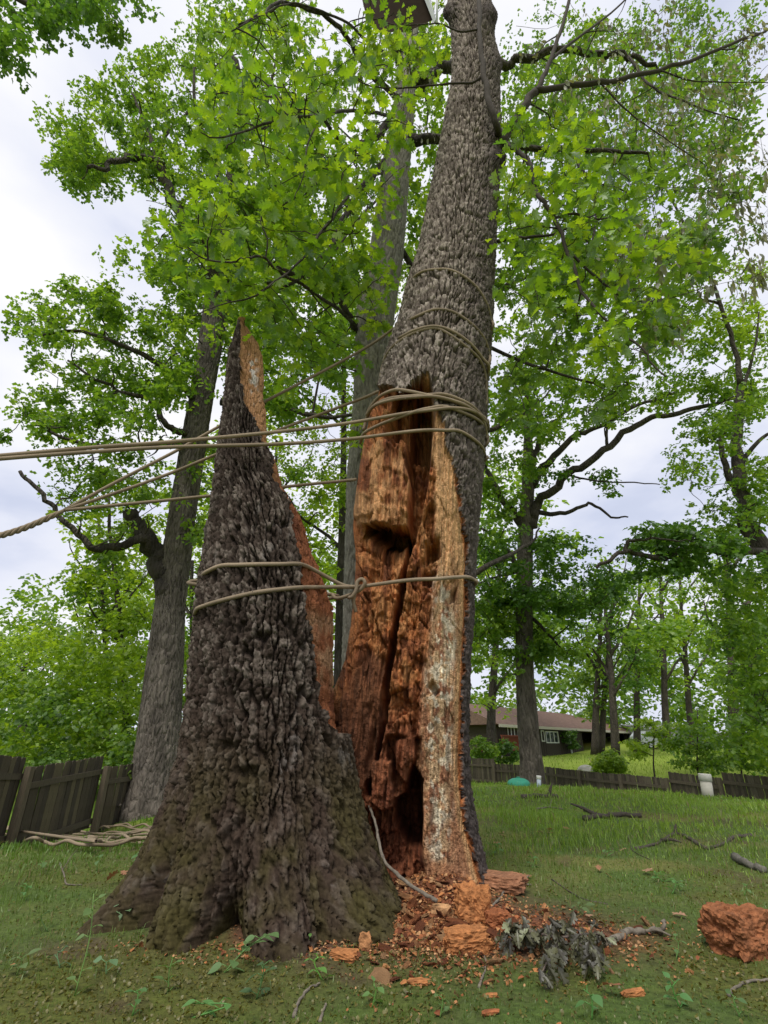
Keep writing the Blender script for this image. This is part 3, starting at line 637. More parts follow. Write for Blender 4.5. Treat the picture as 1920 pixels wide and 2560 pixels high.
def foliage(rng, cl, rad, sprays, per, size, pal, tpl, pitch=(-0.9, 0.15), gate=0.0, flat=0.6, spread=0.8, tilt=0.5):
    """leaf sprays round clump centres -> arrays. each spray is a tuft of leaves on a twig end"""
    k = len(cl); r = rad * rng.uniform(0.6, 1.35, k)
    u = rng.normal(0, 1, (k, sprays, 3)); u /= np.linalg.norm(u, axis=-1)[..., None]
    s = cl[:, None, :] + u * (rng.uniform(0, 1, (k, sprays, 1)) ** 0.45) * r[:, None, None] * np.array([1, 1, flat])
    sh = np.repeat(rng.normal(0, 0.16, k), sprays); s = s.reshape(-1, 3)
    if gate > 0:
        g = vnoise(s[:, 0] / (rad * 1.1), s[:, 1] / (rad * 1.1), s[:, 2] / (rad * 0.9), 5) > gate
        s, sh = s[g], sh[g]
    n = len(s) * per; pos = np.repeat(s, per, 0); shf = np.repeat(sh, per) + np.repeat(rng.normal(0, 0.1, len(s)), per)
    fr = leaf_frames(rng, n, pitch, tilt); sz = size * rng.uniform(0.6, 1.2, n)
    pos = pos + fr[0] * (sz * 0.15)[:, None] + rng.normal(0, 1, (n, 3)) * size * 0.35 * spread
    return pos, fr, sz, leaf_colors(rng, n, pal, shf), s
def limb_arr(path, r0, r1, n=8, sub=4, wob=0.0, seed=0):
    """path of (px, py, distance) -> world curve and tube"""
    a = np.array(path, float); p = crom(P(a[:, 0], a[:, 1], a[:, 2]), sub)
    if wob:
        t = np.arange(len(p)) * 0.7; p = p + wob * np.stack([vnoise(t, 0 * t, 0 * t, seed) - 0.5, vnoise(t, 0 * t, 0 * t, seed + 1) - 0.5, vnoise(t, 0 * t, 0 * t, seed + 2) - 0.5], -1)
    return p, np.linspace(0, 1, len(p)) ** 0.85 * (r1 - r0) + r0
def twigs_to(mb, rng, skel, srad, centres, r_end=0.006, n=4):
    """grow twigs outwards: the nearest tuft is reached first and later ones may fork off earlier twigs"""
    C = np.asarray(centres); SKL = skel.copy(); RAD = np.asarray(srad, float).copy()
    dist = lambda S, c: np.linalg.norm(S - c, axis=1) + np.maximum(0, S[:, 2] - c[2]) * 0.6
    order = np.argsort([dist(skel, c).min() for c in C]); ext, er = [], []
    for j in order:
        c = C[j]; S = np.vstack([SKL] + ext) if ext else SKL; R = np.concatenate([RAD] + er) if er else RAD
        i = int(np.argmin(dist(S, c))); a = S[i]; l = np.linalg.norm(c - a)
        if l < 0.05: continue
        m = (a + c) / 2 + np.array([rng.normal(0, 0.08), rng.normal(0, 0.08), rng.normal(0.04, 0.08)]) * l
        m2 = lerp(a, c, 0.78) + rng.normal(0, 0.05, 3) * l
        r0 = min(0.6 * R[i], r_end * 1.6 + 0.012 * l); p = crom([a, lerp(a, m, 0.9), m2, c], 2)
        mb.tube(p, [r0, r_end], n, cap=False); ext.append(p[2:]); er.append(np.linspace(r0, r_end, len(p))[2:] + 0.3 * r_end)
def grow_tree(name, label, cat, rng, base, trunk_rows=None, d=None, flat=0.95, step=6, nf=70, bark='bark_far', limbs=(), crowns=(), group=None, leaf='leaf_far', relief=None, tcol=None, limbmat=None, trunk_path=None, twig_r=0.006):
    """an oak: trunk outline rows or a path, limbs (path, r0, r1), crowns as dicts of outline/distances"""
    t = thing(name, label, cat, group, loc=tuple(base)); b = np.asarray(base, float); sk, sr = [], []
    if trunk_rows:
        h = Hull(trunk_rows, d, step, nf, 24, flat, zmin=base[2] - 0.25); V = h.V.copy(); cc = None
        if relief:
            hb, cid = bark_relief(h.phi[None, :] * np.median(h.rx) + 0.03 * h.Zc, h.Zc, relief[0], relief[1], relief[2], relief[3], 0.6); V += h.N * hb[..., None]
            tc = np.array(tcol); cc = np.zeros(V.shape) + tc; cc = mixc(cc, tc * 1.6, sstep(0.5, 1, cid) * 0.7); cc = mixc(cc, tc * 0.5, sstep(0.4, 0, cid) * 0.6); cc = cc.reshape(-1, 3)
        V = V + h.N * (0.25 * np.median(h.rx) * np.exp(-np.maximum(h.Zc - b[2], 0) / 0.35) * (1 + 0.5 * np.sin(h.phi * 5)[None, :]))[..., None]
        obj('trunk', mesh_np('trunk', V.reshape(-1, 3) - b, grid_quads(V.shape[0], V.shape[1], True), M[bark], True, cc), t)
        sk.append(h.c); sr.append(h.rx)
    if trunk_path:
        p, r = limb_arr(trunk_path[0], trunk_path[1], trunk_path[2], 10, 5, 0.1, 3); v, q, tt = tube_arr(p - b, r, 10)
        obj('trunk', mesh_np('trunk', v, [q, np.array(tt)], M[bark]), t); sk.append(p); sr.append(r)
    for i, (path, r0, r1) in enumerate(limbs):
        p, r = limb_arr(path, r0, r1, 8, 5, r0 * 0.9, i * 7 + 1); v, q, tt = tube_arr(p - b, r, 9)
        obj('limb', mesh_np('limb', v, [q, np.array(tt)], M[limbmat or bark]), t); sk.append(p); sr.append(r)
    SK, SR = np.concatenate(sk), np.concatenate(sr); vs_, ts_, cs_, k = [], [], [], 0; tw = MB(); info = []
    for c in crowns:
        cl = clumps_in(rng, c['poly'], c['d'][0], c['d'][1], c['n'], c.get('avoid'))
        pos, fr, sz, co, sp = foliage(rng, cl, c['rad'], c['sprays'], c['per'], c['size'], c['pal'], c.get('tpl', 'mid'), c.get('pitch', (-0.9, 0.15)), c.get('gate', 0), c.get('flat', 0.6), tilt=c.get('tilt', 0.5))
        twigs_to(tw, rng, SK, SR, cl, twig_r)
        if c.get('sub'): 
            pick = sp[rng.choice(len(sp), min(len(sp), c['sub'] * len(cl)), replace=False)]
            twigs_to(tw, rng, cl, np.full(len(cl), twig_r * 2), pick, twig_r * 0.45, 4)
        v, tri, m = leaf_arrays(pos - b, fr, sz, c.get('tpl', 'mid'))
        vs_.append(v); ts_.append(tri + k); cs_.append(np.repeat(co, m, 0)); k += len(v); info.append((pos, fr, sz, co))
    cr = None
    if crowns:
        cr = obj('crown', mesh_np('crown', np.concatenate(vs_), np.concatenate(ts_), M[leaf], False, np.concatenate(cs_)), t, kind='stuff')
        tw.v = [a - b for a in tw.v]
        obj('twigs', tw.mesh('twigs', M['twig'], usecol=False), cr, kind='stuff')
    return t, cr, info, SK, SR

# ------------------------------------------------------------------ the two near oaks' foliage
rng = np.random.RandomState(11)
# limbs of the split oak
ol = [([(1246, 372, 4.72), (1256, 350, 4.62), (1285, 300, 4.55), (1330, 240, 4.5), (1360, 224, 4.5), (1500, 205, 4.6), (1650, 175, 4.75), (1800, 125, 4.9), (1960, 55, 5.0)], 0.085, 0.022),
      ([(1340, 232, 4.5), (1360, 190, 4.5), (1380, 140, 4.5), (1405, 70, 4.5), (1430, -20, 4.5)], 0.045, 0.03),
      ([(1376, 150, 4.5), (1430, 105, 4.6), (1500, 55, 4.7), (1580, -15, 4.8)], 0.03, 0.015),
      ([(1250, 352, 4.66), (1240, 310, 4.4), (1222, 250, 4.3), (1208, 180, 4.25), (1200, 100, 4.2), (1196, -20, 4.2)], 0.055, 0.035),
      ([(1208, 185, 4.25), (1180, 207, 4.3), (1130, 208, 4.35), (1060, 216, 4.4), (985, 220, 4.4), (930, 215, 4.4), (870, 190, 4.4)], 0.022, 0.008),
      ([(1195, 75, 4.2), (1150, 78, 4.2), (1100, 60, 4.2), (1060, 60, 4.2), (990, 62, 4.2), (950, 50, 4.2)], 0.018, 0.006),
      ([(1250, 355, 4.65), (1285, 372, 4.6), (1320, 400, 4.55), (1330, 440, 4.5), (1350, 490, 4.45), (1385, 545, 4.4), (1422, 630, 4.3), (1448, 715, 4.2), (1500, 785, 4.1), (1590, 860, 4.05), (1660, 940, 4.0)], 0.05, 0.008),
      ([(1385, 545, 4.4), (1440, 535, 4.4), (1500, 548, 4.4), (1580, 520, 4.45), (1660, 470, 4.5)], 0.02, 0.006),
      ([(1422, 630, 4.3), (1500, 700, 4.35), (1560, 745, 4.4), (1650, 750, 4.5), (1760, 720, 4.6)], 0.018, 0.005),
      ([(1236, 605, 4.9), (1300, 594, 4.8), (1370, 588, 4.7), (1440, 560, 4.6), (1520, 520, 4.5)], 0.03, 0.008),
      ([(1500, 205, 4.6), (1560, 270, 4.7), (1640, 330, 4.8), (1760, 410, 4.9)], 0.018, 0.006),
      ([(1650, 175, 4.75), (1720, 200, 4.8), (1800, 205, 4.9), (1930, 206, 5.0)], 0.016, 0.007)]
SK, SR = [], []
for i, (path, r0, r1) in enumerate(ol):
    p, r = limb_arr(path, r0, r1, 8, 6, r0 * 0.7, i * 5); v, q, tt = tube_arr(p - oak_inv, r, 9)
    obj('limb', mesh_np('limb', v, [q, np.array(tt)], M['twig']), oak); SK.append(p); SR.append(r)
SK, SR = np.concatenate(SK), np.concatenate(SR)
tw = MB()
vs_, ts_, cs_, k = [], [], [], 0; cand = []
for poly, dd, n, rad, sprays, per, size, pal, tpl, pitch in [
        ([(1260, 300), (1420, 270), (1560, 420), (1740, 560), (1740, 700), (1600, 840), (1500, 900), (1330, 760), (1250, 560)], (3.9, 5.2), 46, 0.36, 8, 3, 0.18, 'oak', 'near', (-1.0, 0.1)),
        ([(1430, 420), (1700, 420), (1800, 600), (1740, 760), (1560, 860), (1480, 700)], (4.1, 5.4), 16, 0.36, 8, 3, 0.18, 'left', 'near', (-1.1, 0.1)),
        ([(905, 90), (1010, 80), (1115, 100), (1110, 130), (1000, 150), (900, 150)], (4.15, 4.5), 9, 0.16, 4, 3, 0.20, 'lime', 'near', (-1.1, 0.0)),
        ([(1300, 40), (1920, 30), (1960, 500), (1900, 620), (1700, 420), (1500, 330), (1330, 250)], (4.4, 5.8), 70, 0.36, 7, 3, 0.15, 'wilt', 'droop', (-1.5, -0.9)),
        ([(1480, 560), (1780, 520), (1800, 760), (1600, 860)], (4.2, 5.2), 22, 0.22, 4, 4, 0.17, 'wilt', 'droop', (-1.5, -1.0)),
        ([(940, 60), (1080, 60), (1080, 330), (960, 330)], (4.2, 4.7), 12, 0.12, 3, 4, 0.16, 'wilt', 'droop', (-1.5, -1.1)),
        ([(1740, 420), (1930, 420), (1930, 720), (1800, 720)], (4.4, 5.4), 18, 0.22, 3, 4, 0.14, 'wilt', 'droop', (-1.5, -1.0))]:
    cl = clumps_in(rng, poly, dd[0], dd[1], n)
    pos, fr, sz, co, sp = foliage(rng, cl, rad, sprays, per, size, pal, tpl, pitch)
    twigs_to(tw, rng, SK, SR, cl, 0.004); twigs_to(tw, rng, cl, np.full(len(cl), 0.008), sp[::2], 0.0022, 4)
    v, tri, m = leaf_arrays(pos - oak_inv, fr, sz, tpl)
    vs_.append(v); ts_.append(tri + k); cs_.append(np.repeat(co, m, 0)); k += len(v)
oak_crown = obj('crown', mesh_np('crown', np.concatenate(vs_), np.concatenate(ts_), M['leaf'], False, np.concatenate(cs_)), oak, kind='stuff')
tw.v = [a - oak_inv for a in tw.v]; obj('twigs', tw.mesh('twigs', M['twig'], usecol=False), oak_crown, kind='stuff')

# the straight grey oak close behind, whose low boughs hang over the yard
rows = [(-60, 1000, 1050), (0, 1000, 1046), (150, 996, 1042), (250, 988, 1037), (350, 967, 1029), (430, 954, 1023), (640, 924, 1007), (780, 892, 986), (830, 889, 980), (900, 888, 975), (1000, 885, 968), (1200, 868, 952), (1400, 863, 944),
        (1600, 858, 938), (1740, 855, 938), (1900, 850, 942), (2000, 842, 950), (2200, 830, 965)]
b1 = P(895, 2080, 6.7); b1[2] = gz(b1[0], b1[1])
l1 = [([(1035, 210, 6.7), (1065, 192, 6.6), (1100, 172, 6.6), (1150, 165, 6.7), (1250, 165, 6.7), (1320, 145, 6.6), (1400, 128, 6.6), (1490, 132, 6.6), (1570, 140, 6.6), (1640, 160, 6.6)], 0.17, 0.05),
      ([(1015, 352, 6.7), (1050, 350, 6.5), (1110, 345, 6.5), (1190, 352, 6.6), (1290, 365, 6.6), (1420, 372, 6.6), (1540, 378, 6.7), (1620, 385, 6.7)], 0.13, 0.03),
      ([(985, 300, 6.6), (940, 340, 6.2), (905, 365, 5.9), (870, 385, 5.6), (830, 420, 5.3), (790, 450, 5.0), (745, 480, 4.8)], 0.095, 0.026),
      ([(960, 410, 6.6), (920, 450, 6.2), (880, 510, 5.9), (845, 580, 5.6), (805, 640, 5.4), (760, 690, 5.2), (700, 720, 5.0)], 0.081, 0.019),
      ([(893, 830, 6.6), (870, 790, 6.3), (840, 745, 6.1), (790, 710, 5.9), (740, 690, 5.7), (680, 700, 5.5), (610, 720, 5.3), (560, 740, 5.2)], 0.068, 0.016),
      ([(740, 690, 5.7), (690, 665, 5.3), (640, 655, 5.0), (580, 650, 4.8), (510, 610, 4.6)], 0.030, 0.010),
      ([(870, 385, 5.6), (830, 330, 5.2), (800, 290, 5.0), (740, 280, 4.7), (690, 300, 4.5), (640, 330, 4.3)], 0.041, 0.013),
      ([(990, 240, 6.6), (930, 190, 5.8), (880, 110, 5.2), (830, 50, 4.9), (770, 20, 4.6), (710, 5, 4.4), (660, 30, 4.2), (600, 60, 4.0)], 0.068, 0.016),
      ([(800, 290, 5.0), (770, 255, 4.8), (700, 245, 4.5), (620, 238, 4.3), (540, 235, 4.1)], 0.027, 0.008),
      ([(1000, 130, 6.6), (960, 60, 5.8), (930, -40, 5.2)], 0.095, 0.052),
      ([(1570, 140, 6.6), (1620, 210, 6.5), (1700, 250, 6.4), (1850, 300, 6.2)], 0.041, 0.013),
      ([(1420, 372, 6.6), (1460, 430, 6.2), (1490, 520, 5.9), (1480, 620, 5.6)], 0.047, 0.013),
      ([(960, 560, 6.5), (1000, 620, 6.9), (1120, 800, 7.4), (1300, 900, 7.4), (1480, 960, 7.2)], 0.081, 0.019)]
l1 += [([(985, 290, 6.4), (930, 282, 5.0), (870, 276, 4.3), (800, 290, 3.9), (720, 296, 3.7), (640, 318, 3.5), (560, 345, 3.4), (500, 330, 3.3)], 0.035, 0.006),
       ([(950, 430, 6.4), (890, 470, 5.0), (830, 545, 4.4), (775, 620, 4.1), (720, 680, 4.0), (660, 720, 3.9)], 0.032, 0.006),
       ([(940, 500, 6.4), (880, 570, 5.2), (830, 640, 4.8), (780, 700, 4.5)], 0.025, 0.006),
       ([(890, 810, 6.4), (830, 762, 5.2), (770, 722, 4.6), (705, 684, 4.2), (650, 642, 3.9), (590, 655, 3.8), (520, 648, 3.7), (440, 600, 3.6)], 0.030, 0.006),
       ([(1000, 160, 6.4), (930, 110, 5.0), (870, 60, 4.2), (790, 25, 3.8), (720, 8, 3.6), (660, 32, 3.5), (590, 70, 3.4)], 0.030, 0.006),
       ([(800, 290, 3.9), (770, 360, 3.8), (760, 430, 3.8), (735, 500, 3.8)], 0.014, 0.005),
       ([(720, 296, 3.7), (690, 240, 3.6), (640, 190, 3.5), (560, 160, 3.4)], 0.013, 0.005),
       ([(705, 684, 4.2), (640, 740, 4.2), (560, 760, 4.2), (480, 790, 4.1)], 0.013, 0.005)]
cr1 = [dict(poly=[(1030, 60), (1130, 60), (1125, 260), (1090, 420), (1010, 680), (1000, 420)], d=(7.2, 9.5), n=44, rad=0.5, sprays=12, per=4, size=0.18, pal='oak', tpl='mid', sub=1, gate=0.3),
       dict(poly=[(490, 60), (620, 0), (1130, -10), (1110, 150), (1010, 330), (960, 480), (900, 560), (740, 620), (560, 520), (480, 300), (560, 180)], d=(3.6, 6.2), n=130, rad=0.42, sprays=9, per=3, size=0.175, pal='oak', tpl='near', sub=3, gate=0.40),
       dict(poly=[(560, 520), (900, 540), (930, 700), (870, 880), (700, 860), (560, 760), (380, 620), (420, 560)], d=(4.2, 6.4), n=74, rad=0.38, sprays=9, per=3, size=0.17, pal='oak', tpl='near', sub=3, gate=0.40),
       dict(poly=[(690, 880), (880, 860), (875, 960), (720, 970)], d=(5.6, 6.6), n=6, rad=0.25, sprays=6, per=3, size=0.19, pal='oak', tpl='near', sub=3),
       dict(poly=[(880, 1060), (900, 1060), (905, 1180), (870, 1160)], d=(5.9, 6.1), n=3, rad=0.12, sprays=3, per=3, size=0.20, pal='lime', tpl='near', sub=3),
       dict(poly=[(900, 790), (960, 760), (980, 820), (920, 850)], d=(5.8, 6.0), n=3, rad=0.12, sprays=3, per=3, size=0.20, pal='lime', tpl='near', sub=3),
       dict(poly=[(1240, 420), (1480, 400), (1800, 640), (1660, 900), (1500, 1060), (1230, 1060)], d=(5.6, 8.0), n=120, rad=0.42, sprays=9, per=3, size=0.20, pal='left', tpl='near', sub=3, gate=0.40),
       dict(poly=[(1240, 150), (1500, 60), (1900, 140), (1880, 560), (1500, 420), (1260, 380)], d=(6.5, 9.5), n=150, rad=0.55, sprays=12, per=3, size=0.19, pal='left', tpl='mid', sub=1, gate=0.40)]
grey_oak, gc1, inf1, _, _ = grow_tree('grey_oak_tree', 'straight grey-barked oak standing close behind the split oak', 'tree', rng, b1, rows, 6.7, 0.95, 4.5, 120, 'bark_grey', l1, cr1, leaf='leaf', relief=(0.045, 0.075, 0.030, 61), tcol=(0.22, 0.205, 0.165), limbmat='bark_dark', twig_r=0.007)
# the largest-looking leaves, each its own piece
tv, tt = LEAF['near']; groups = []
for g in range(6):
    colr = leaf_colors(rng, 1, 'oak' if g < 5 else 'deep')[0]; groups.append(mesh_np('leaf', tv, tt, M['leaf'], False, np.repeat(colr[None], len(tv), 0)))
from mathutils import Matrix
cl = np.concatenate([clumps_in(rng, [(500, 120), (640, 30), (880, 60), (900, 300), (720, 420), (560, 380)], 3.0, 3.9, 34), clumps_in(rng, [(340, 480), (500, 420), (640, 640), (520, 700), (400, 600)], 3.2, 4.2, 14),
                     clumps_in(rng, [(1290, 380), (1480, 420), (1600, 620), (1420, 700), (1300, 560)], 3.5, 4.4, 12)])
pos, fr, sz, co, sp = foliage(rng, cl, 0.26, 2, 3, 0.18, 'oak', 'near')
pick = np.argsort(np.linalg.norm(pos - EYE, axis=1))[:300]
for j, i in enumerate(pick):
    a, s_, n_ = fr[0][i] * sz[i], fr[1][i] * sz[i], fr[2][i] * sz[i]; q = pos[i] - b1
    o = bpy.data.objects.new('leaf', groups[rng.randint(6)]); link(o, gc1)
    o.matrix_basis = Matrix(((a[0], s_[0], n_[0], q[0]), (a[1], s_[1], n_[1], q[1]), (a[2], s_[2], n_[2], q[2]), (0, 0, 0, 1)))
tw = MB(); skn = np.concatenate([limb_arr(p_, a_, b_)[0] for p_, a_, b_ in l1] ); twigs_to(tw, rng, skn, np.full(len(skn), 0.02), cl, 0.004); twigs_to(tw, rng, cl, np.full(len(cl), 0.008), sp, 0.0025, 4)
tw.v = [a - b1 for a in tw.v]; obj('twigs', tw.mesh('twigs', M['twig'], usecol=False), gc1, kind='stuff')

# ------------------------------------------------------------------ the oak by the board fence on the open side
rows = [(560, 535, 560), (640, 524, 572), (752, 512, 572), (830, 503, 560), (950, 483, 538), (1100, 456, 515), (1300, 422, 485), (1400, 406, 475), (1512, 390, 461), (1700, 364, 454), (1850, 346, 448), (1930, 332, 446), (2010, 318, 456), (2070, 305, 470)]
b2 = P(386, 1990, 12.6); b2[2] = gz(b2[0], b2[1])
D2 = 12.6
l2 = [([(432, 1490, D2), (400, 1420, D2 - .1), (378, 1370, D2 - .2), (350, 1315, D2 - .3), (336, 1290, D2 - .3)], 0.30, 0.20),
      ([(372, 1345, 12.2), (340, 1350, 11.9), (300, 1366, 11.6), (262, 1370, 11.3), (228, 1364, 11.1), (190, 1328, 10.9), (140, 1280, 10.7), (97, 1229, 10.5), (51, 1178, 10.4)], 0.13, 0.04),
      ([(470, 1090, 12.4), (440, 1075, 12.0), (413, 1058, 11.7), (390, 1015, 11.5), (363, 991, 11.3), (304, 978, 11.0), (236, 946, 10.8), (169, 904, 10.6)], 0.11, 0.03),
      ([(470, 1110, 12.4), (420, 1112, 11.8), (367, 1111, 11.4), (274, 1119, 10.8), (180, 1100, 10.4), (90, 1060, 10.2)], 0.09, 0.03),
      ([(555, 1005, 12.6), (610, 1000, 12.3), (671, 1017, 12.0), (750, 1030, 11.7), (830, 1046, 11.5), (900, 1040, 11.3)], 0.13, 0.04),
      ([(535, 660, D2), (495, 612, D2), (466, 560, 12.4), (440, 510, 12.2), (412, 440, 12.0), (392, 402, 11.8), (350, 393, 11.5), (300, 398, 11.2), (258, 414, 11.0), (222, 421, 10.8)], 0.30, 0.06),
      ([(408, 435, 12.0), (380, 360, 11.9), (350, 275, 11.8), (330, 230, 11.7)], 0.13, 0.04),
      ([(392, 402, 11.8), (420, 330, 12.0), (460, 290, 12.1), (480, 270, 12.2)], 0.10, 0.04),
      ([(548, 650, D2), (558, 560, 12.8), (572, 480, 13.0), (588, 380, 13.1), (604, 290, 13.2), (598, 190, 13.3), (580, 120, 13.3)], 0.30, 0.10),
      ([(560, 740, D2), (600, 660, 12.9), (645, 570, 13.2), (690, 500, 13.4), (730, 430, 13.6), (760, 395, 13.8), (800, 330, 14)], 0.26, 0.07),
      ([(588, 380, 13.1), (640, 310, 13.4), (670, 240, 13.6), (690, 150, 13.8)], 0.16, 0.06),
      ([(572, 480, 13.0), (520, 380, 12.6), (490, 270, 12.4), (485, 170, 12.2)], 0.16, 0.05),
      ([(490, 1000, 12.4), (450, 960, 11.8), (380, 900, 11.2), (300, 860, 10.9), (200, 830, 10.7), (110, 840, 10.5)], 0.12, 0.03)]
cr2 = [dict(poly=[(90, 345), (170, 240), (290, 180), (400, 110), (430, 60), (520, 0), (760, 0), (840, 200), (800, 420), (620, 560), (480, 600), (340, 560), (230, 490), (110, 420)], d=(10.4, 14.5), n=240, rad=0.75, sprays=26, per=5, size=0.20, pal='back', gate=0.38, avoid=[[(90, 250), (180, 300), (150, 180)], [(300, 440), (420, 560), (330, 600), (200, 560)]]),
       dict(poly=[(470, 560), (840, 400), (900, 700), (860, 900), (690, 1050), (560, 960), (470, 900), (420, 740), (300, 660)], d=(10.5, 14.5), n=170, rad=0.75, sprays=26, per=5, size=0.20, pal='back', gate=0.36),
       dict(poly=[(50, 790), (170, 700), (330, 740), (470, 800), (480, 1040), (380, 1120), (200, 1150), (20, 1090), (0, 1010), (90, 960)], d=(9.8, 13), n=115, rad=0.62, sprays=22, per=5, size=0.18, pal='back', gate=0.43),
       dict(poly=[(120, 1200), (260, 1120), (430, 1150), (400, 1300), (340, 1390), (200, 1400), (150, 1280)], d=(10.4, 12.5), n=40, rad=0.55, sprays=18, per=4, size=0.17, pal='back', gate=0.46),
       dict(poly=[(500, 1080), (560, 1100), (520, 1300), (490, 1400), (470, 1300)], d=(11.8, 14), n=16, rad=0.5, sprays=18, per=4, size=0.18, pal='back', gate=0.4)]
grow_tree('fence_side_oak_tree', 'tall forked oak growing against the weathered board fence', 'tree', rng, b2, rows, D2, 0.95, 6, 90, 'bark_far', l2, cr2, limbmat='bark_dark', twig_r=0.012, relief=(0.07, 0.12, 0.035, 81), tcol=(0.17, 0.145, 0.115))

# ------------------------------------------------------------------ the spreading oak by the low fence
rows = [(960, 1314, 1324), (1000, 1312, 1326), (1086, 1310, 1329), (1178, 1308, 1336), (1318, 1297, 1332), (1400, 1293, 1331), (1500, 1290, 1330), (1596, 1290, 1331), (1700, 1291, 1334), (1800, 1294, 1344), (1870, 1299, 1350), (1920, 1302, 1358), (1985, 1298, 1366)]
b3 = P(1333, 1955, 20.0); b3[2] = gz(b3[0], b3[1]); D3 = 20.0
l3 = [([(1330, 1320, D3), (1336, 1280, 19.8), (1355, 1245, 19.5), (1420, 1190, 19.0), (1510, 1130, 18.4), (1590, 1062, 18.0), (1660, 1040, 17.6), (1750, 1020, 17.2), (1850, 995, 17.0), (1940, 990, 16.8)], 0.24, 0.06),
      ([(1330, 1215, D3), (1352, 1175, 19.7), (1390, 1138, 19.4), (1440, 1090, 19.0), (1500, 1062, 18.6), (1600, 1012, 18.2), (1700, 980, 18)], 0.22, 0.05),
      ([(1328, 1180, D3), (1345, 1110, 20.2), (1380, 1065, 20.4), (1410, 1030, 20.5), (1440, 960, 20.6)], 0.16, 0.05),
      ([(1310, 1320, D3), (1268, 1262, 20.2), (1235, 1205, 20.4), (1205, 1150, 20.6), (1180, 1080, 20.7)], 0.20, 0.07),
      ([(1300, 1420, D3), (1262, 1372, 20.1), (1232, 1340, 20.3), (1200, 1320, 20.4)], 0.13, 0.04),
      ([(1332, 1282, D3), (1390, 1286, 19.6), (1440, 1272, 19.2), (1482, 1260, 18.9), (1530, 1290, 18.7), (1572, 1294, 18.5)], 0.12, 0.03),
      ([(1520, 1122, 18.4), (1516, 1090, 18.3), (1524, 1060, 18.2), (1560, 1030, 18.0)], 0.08, 0.03),
      ([(1440, 1090, 19.0), (1470, 1080, 18.9), (1540, 1045, 18.7), (1590, 1008, 18.6)], 0.07, 0.03),
      ([(1425, 1188, 19.0), (1470, 1200, 18.8), (1530, 1205, 18.5), (1600, 1207, 18.3), (1650, 1212, 18.1)], 0.05, 0.02),
      ([(1300, 1425, D3), (1250, 1440, 19.8), (1190, 1460, 19.6)], 0.08, 0.03),
      ([(1330, 1545, D3), (1375, 1590, 19.5), (1400, 1620, 19.2), (1440, 1640, 19)], 0.08, 0.02),
      ([(1332, 1000, D3), (1360, 900, 20), (1420, 820, 20)], 0.08, 0.04)]
cr3 = [dict(poly=[(1185, 1060), (1310, 960), (1460, 900), (1470, 1010), (1380, 1060), (1340, 1180), (1280, 1320), (1200, 1360)], d=(18, 22), n=46, rad=0.85, sprays=22, per=5, size=0.24, pal='back', gate=0.38),
       dict(poly=[(1460, 920), (1700, 860), (1920, 820), (1940, 1010), (1780, 1080), (1650, 1020), (1500, 1060)], d=(16.5, 20), n=60, rad=0.85, sprays=22, per=5, size=0.23, pal='back', gate=0.38),
       dict(poly=[(1340, 1180), (1400, 1120), (1560, 1180), (1600, 1230), (1400, 1240)], d=(18, 19.5), n=8, rad=0.6, sprays=16, per=5, size=0.22, pal='deep', gate=0.42),
       dict(poly=[(1190, 1360), (1330, 1320), (1430, 1360), (1560, 1420), (1540, 1500), (1440, 1560), (1330, 1540), (1200, 1480)], d=(17.8, 20.5), n=60, rad=0.75, sprays=22, per=5, size=0.22, pal='deep', gate=0.36),
       dict(poly=[(1180, 1500), (1300, 1540), (1440, 1600), (1400, 1700), (1240, 1680), (1180, 1640)], d=(18.5, 21.5), n=44, rad=0.75, sprays=22, per=5, size=0.22, pal='back', gate=0.36)]
grow_tree('spreading_oak_tree', 'wide spreading oak with bark scars at its foot beside the low fence', 'tree', rng, b3, rows, D3, 0.95, 8, 60, 'bark_far', l3, cr3, limbmat='bark_dark', twig_r=0.015, relief=(0.07, 0.12, 0.035, 91), tcol=(0.16, 0.125, 0.095))

# the oak whose trunk stands just beyond the view, reaching in over the low fence
b4 = np.array([13.0, 14.5, float(gz(13.0, 14.5))])
pr = lambda p: (float(proj(np.array(p))[0]), float(proj(np.array(p))[1]), p[1])
tp = [pr((13.0, 14.5, b4[2] - .2)), pr((12.9, 14.5, 3.0)), (1890, 1345, 14.6), (1862, 1260, 14.7), (1845, 1180, 14.8), (1842, 1100, 14.9), (1850, 1010, 15.0), (1850, 950, 15.0)]
l4 = [([(1850, 960, 15.0), (1840, 880, 14.8), (1800, 760, 14.4), (1750, 640, 14.0), (1690, 520, 13.5), (1620, 380, 13.2)], 0.11, 0.03), ([(1845, 1000, 15.0), (1880, 900, 14.8), (1900, 780, 14.6)], 0.08, 0.03), ([(1800, 760, 14.4), (1720, 740, 14.4), (1650, 700, 14.3)], 0.06, 0.02),
      ([pr((12.9, 14.5, 3.6)), (1935, 1392, 14.2), (1850, 1384, 13.6), (1760, 1372, 13.2), (1700, 1376, 12.9), (1660, 1396, 12.7), (1610, 1388, 12.5), (1562, 1378, 12.3), (1525, 1398, 12.2), (1490, 1420, 12.1)], 0.14, 0.04),
      ([(1562, 1378, 12.3), (1572, 1352, 12.2), (1600, 1352, 12.1), (1640, 1345, 12.0), (1700, 1355, 11.9)], 0.06, 0.02),
      ([(1858, 1250, 14.7), (1825, 1190, 14.6), (1800, 1120, 14.5), (1815, 1060, 14.4)], 0.14, 0.06),
      ([(1845, 1180, 14.8), (1880, 1120, 14.5), (1930, 1080, 14.2)], 0.1, 0.05)]
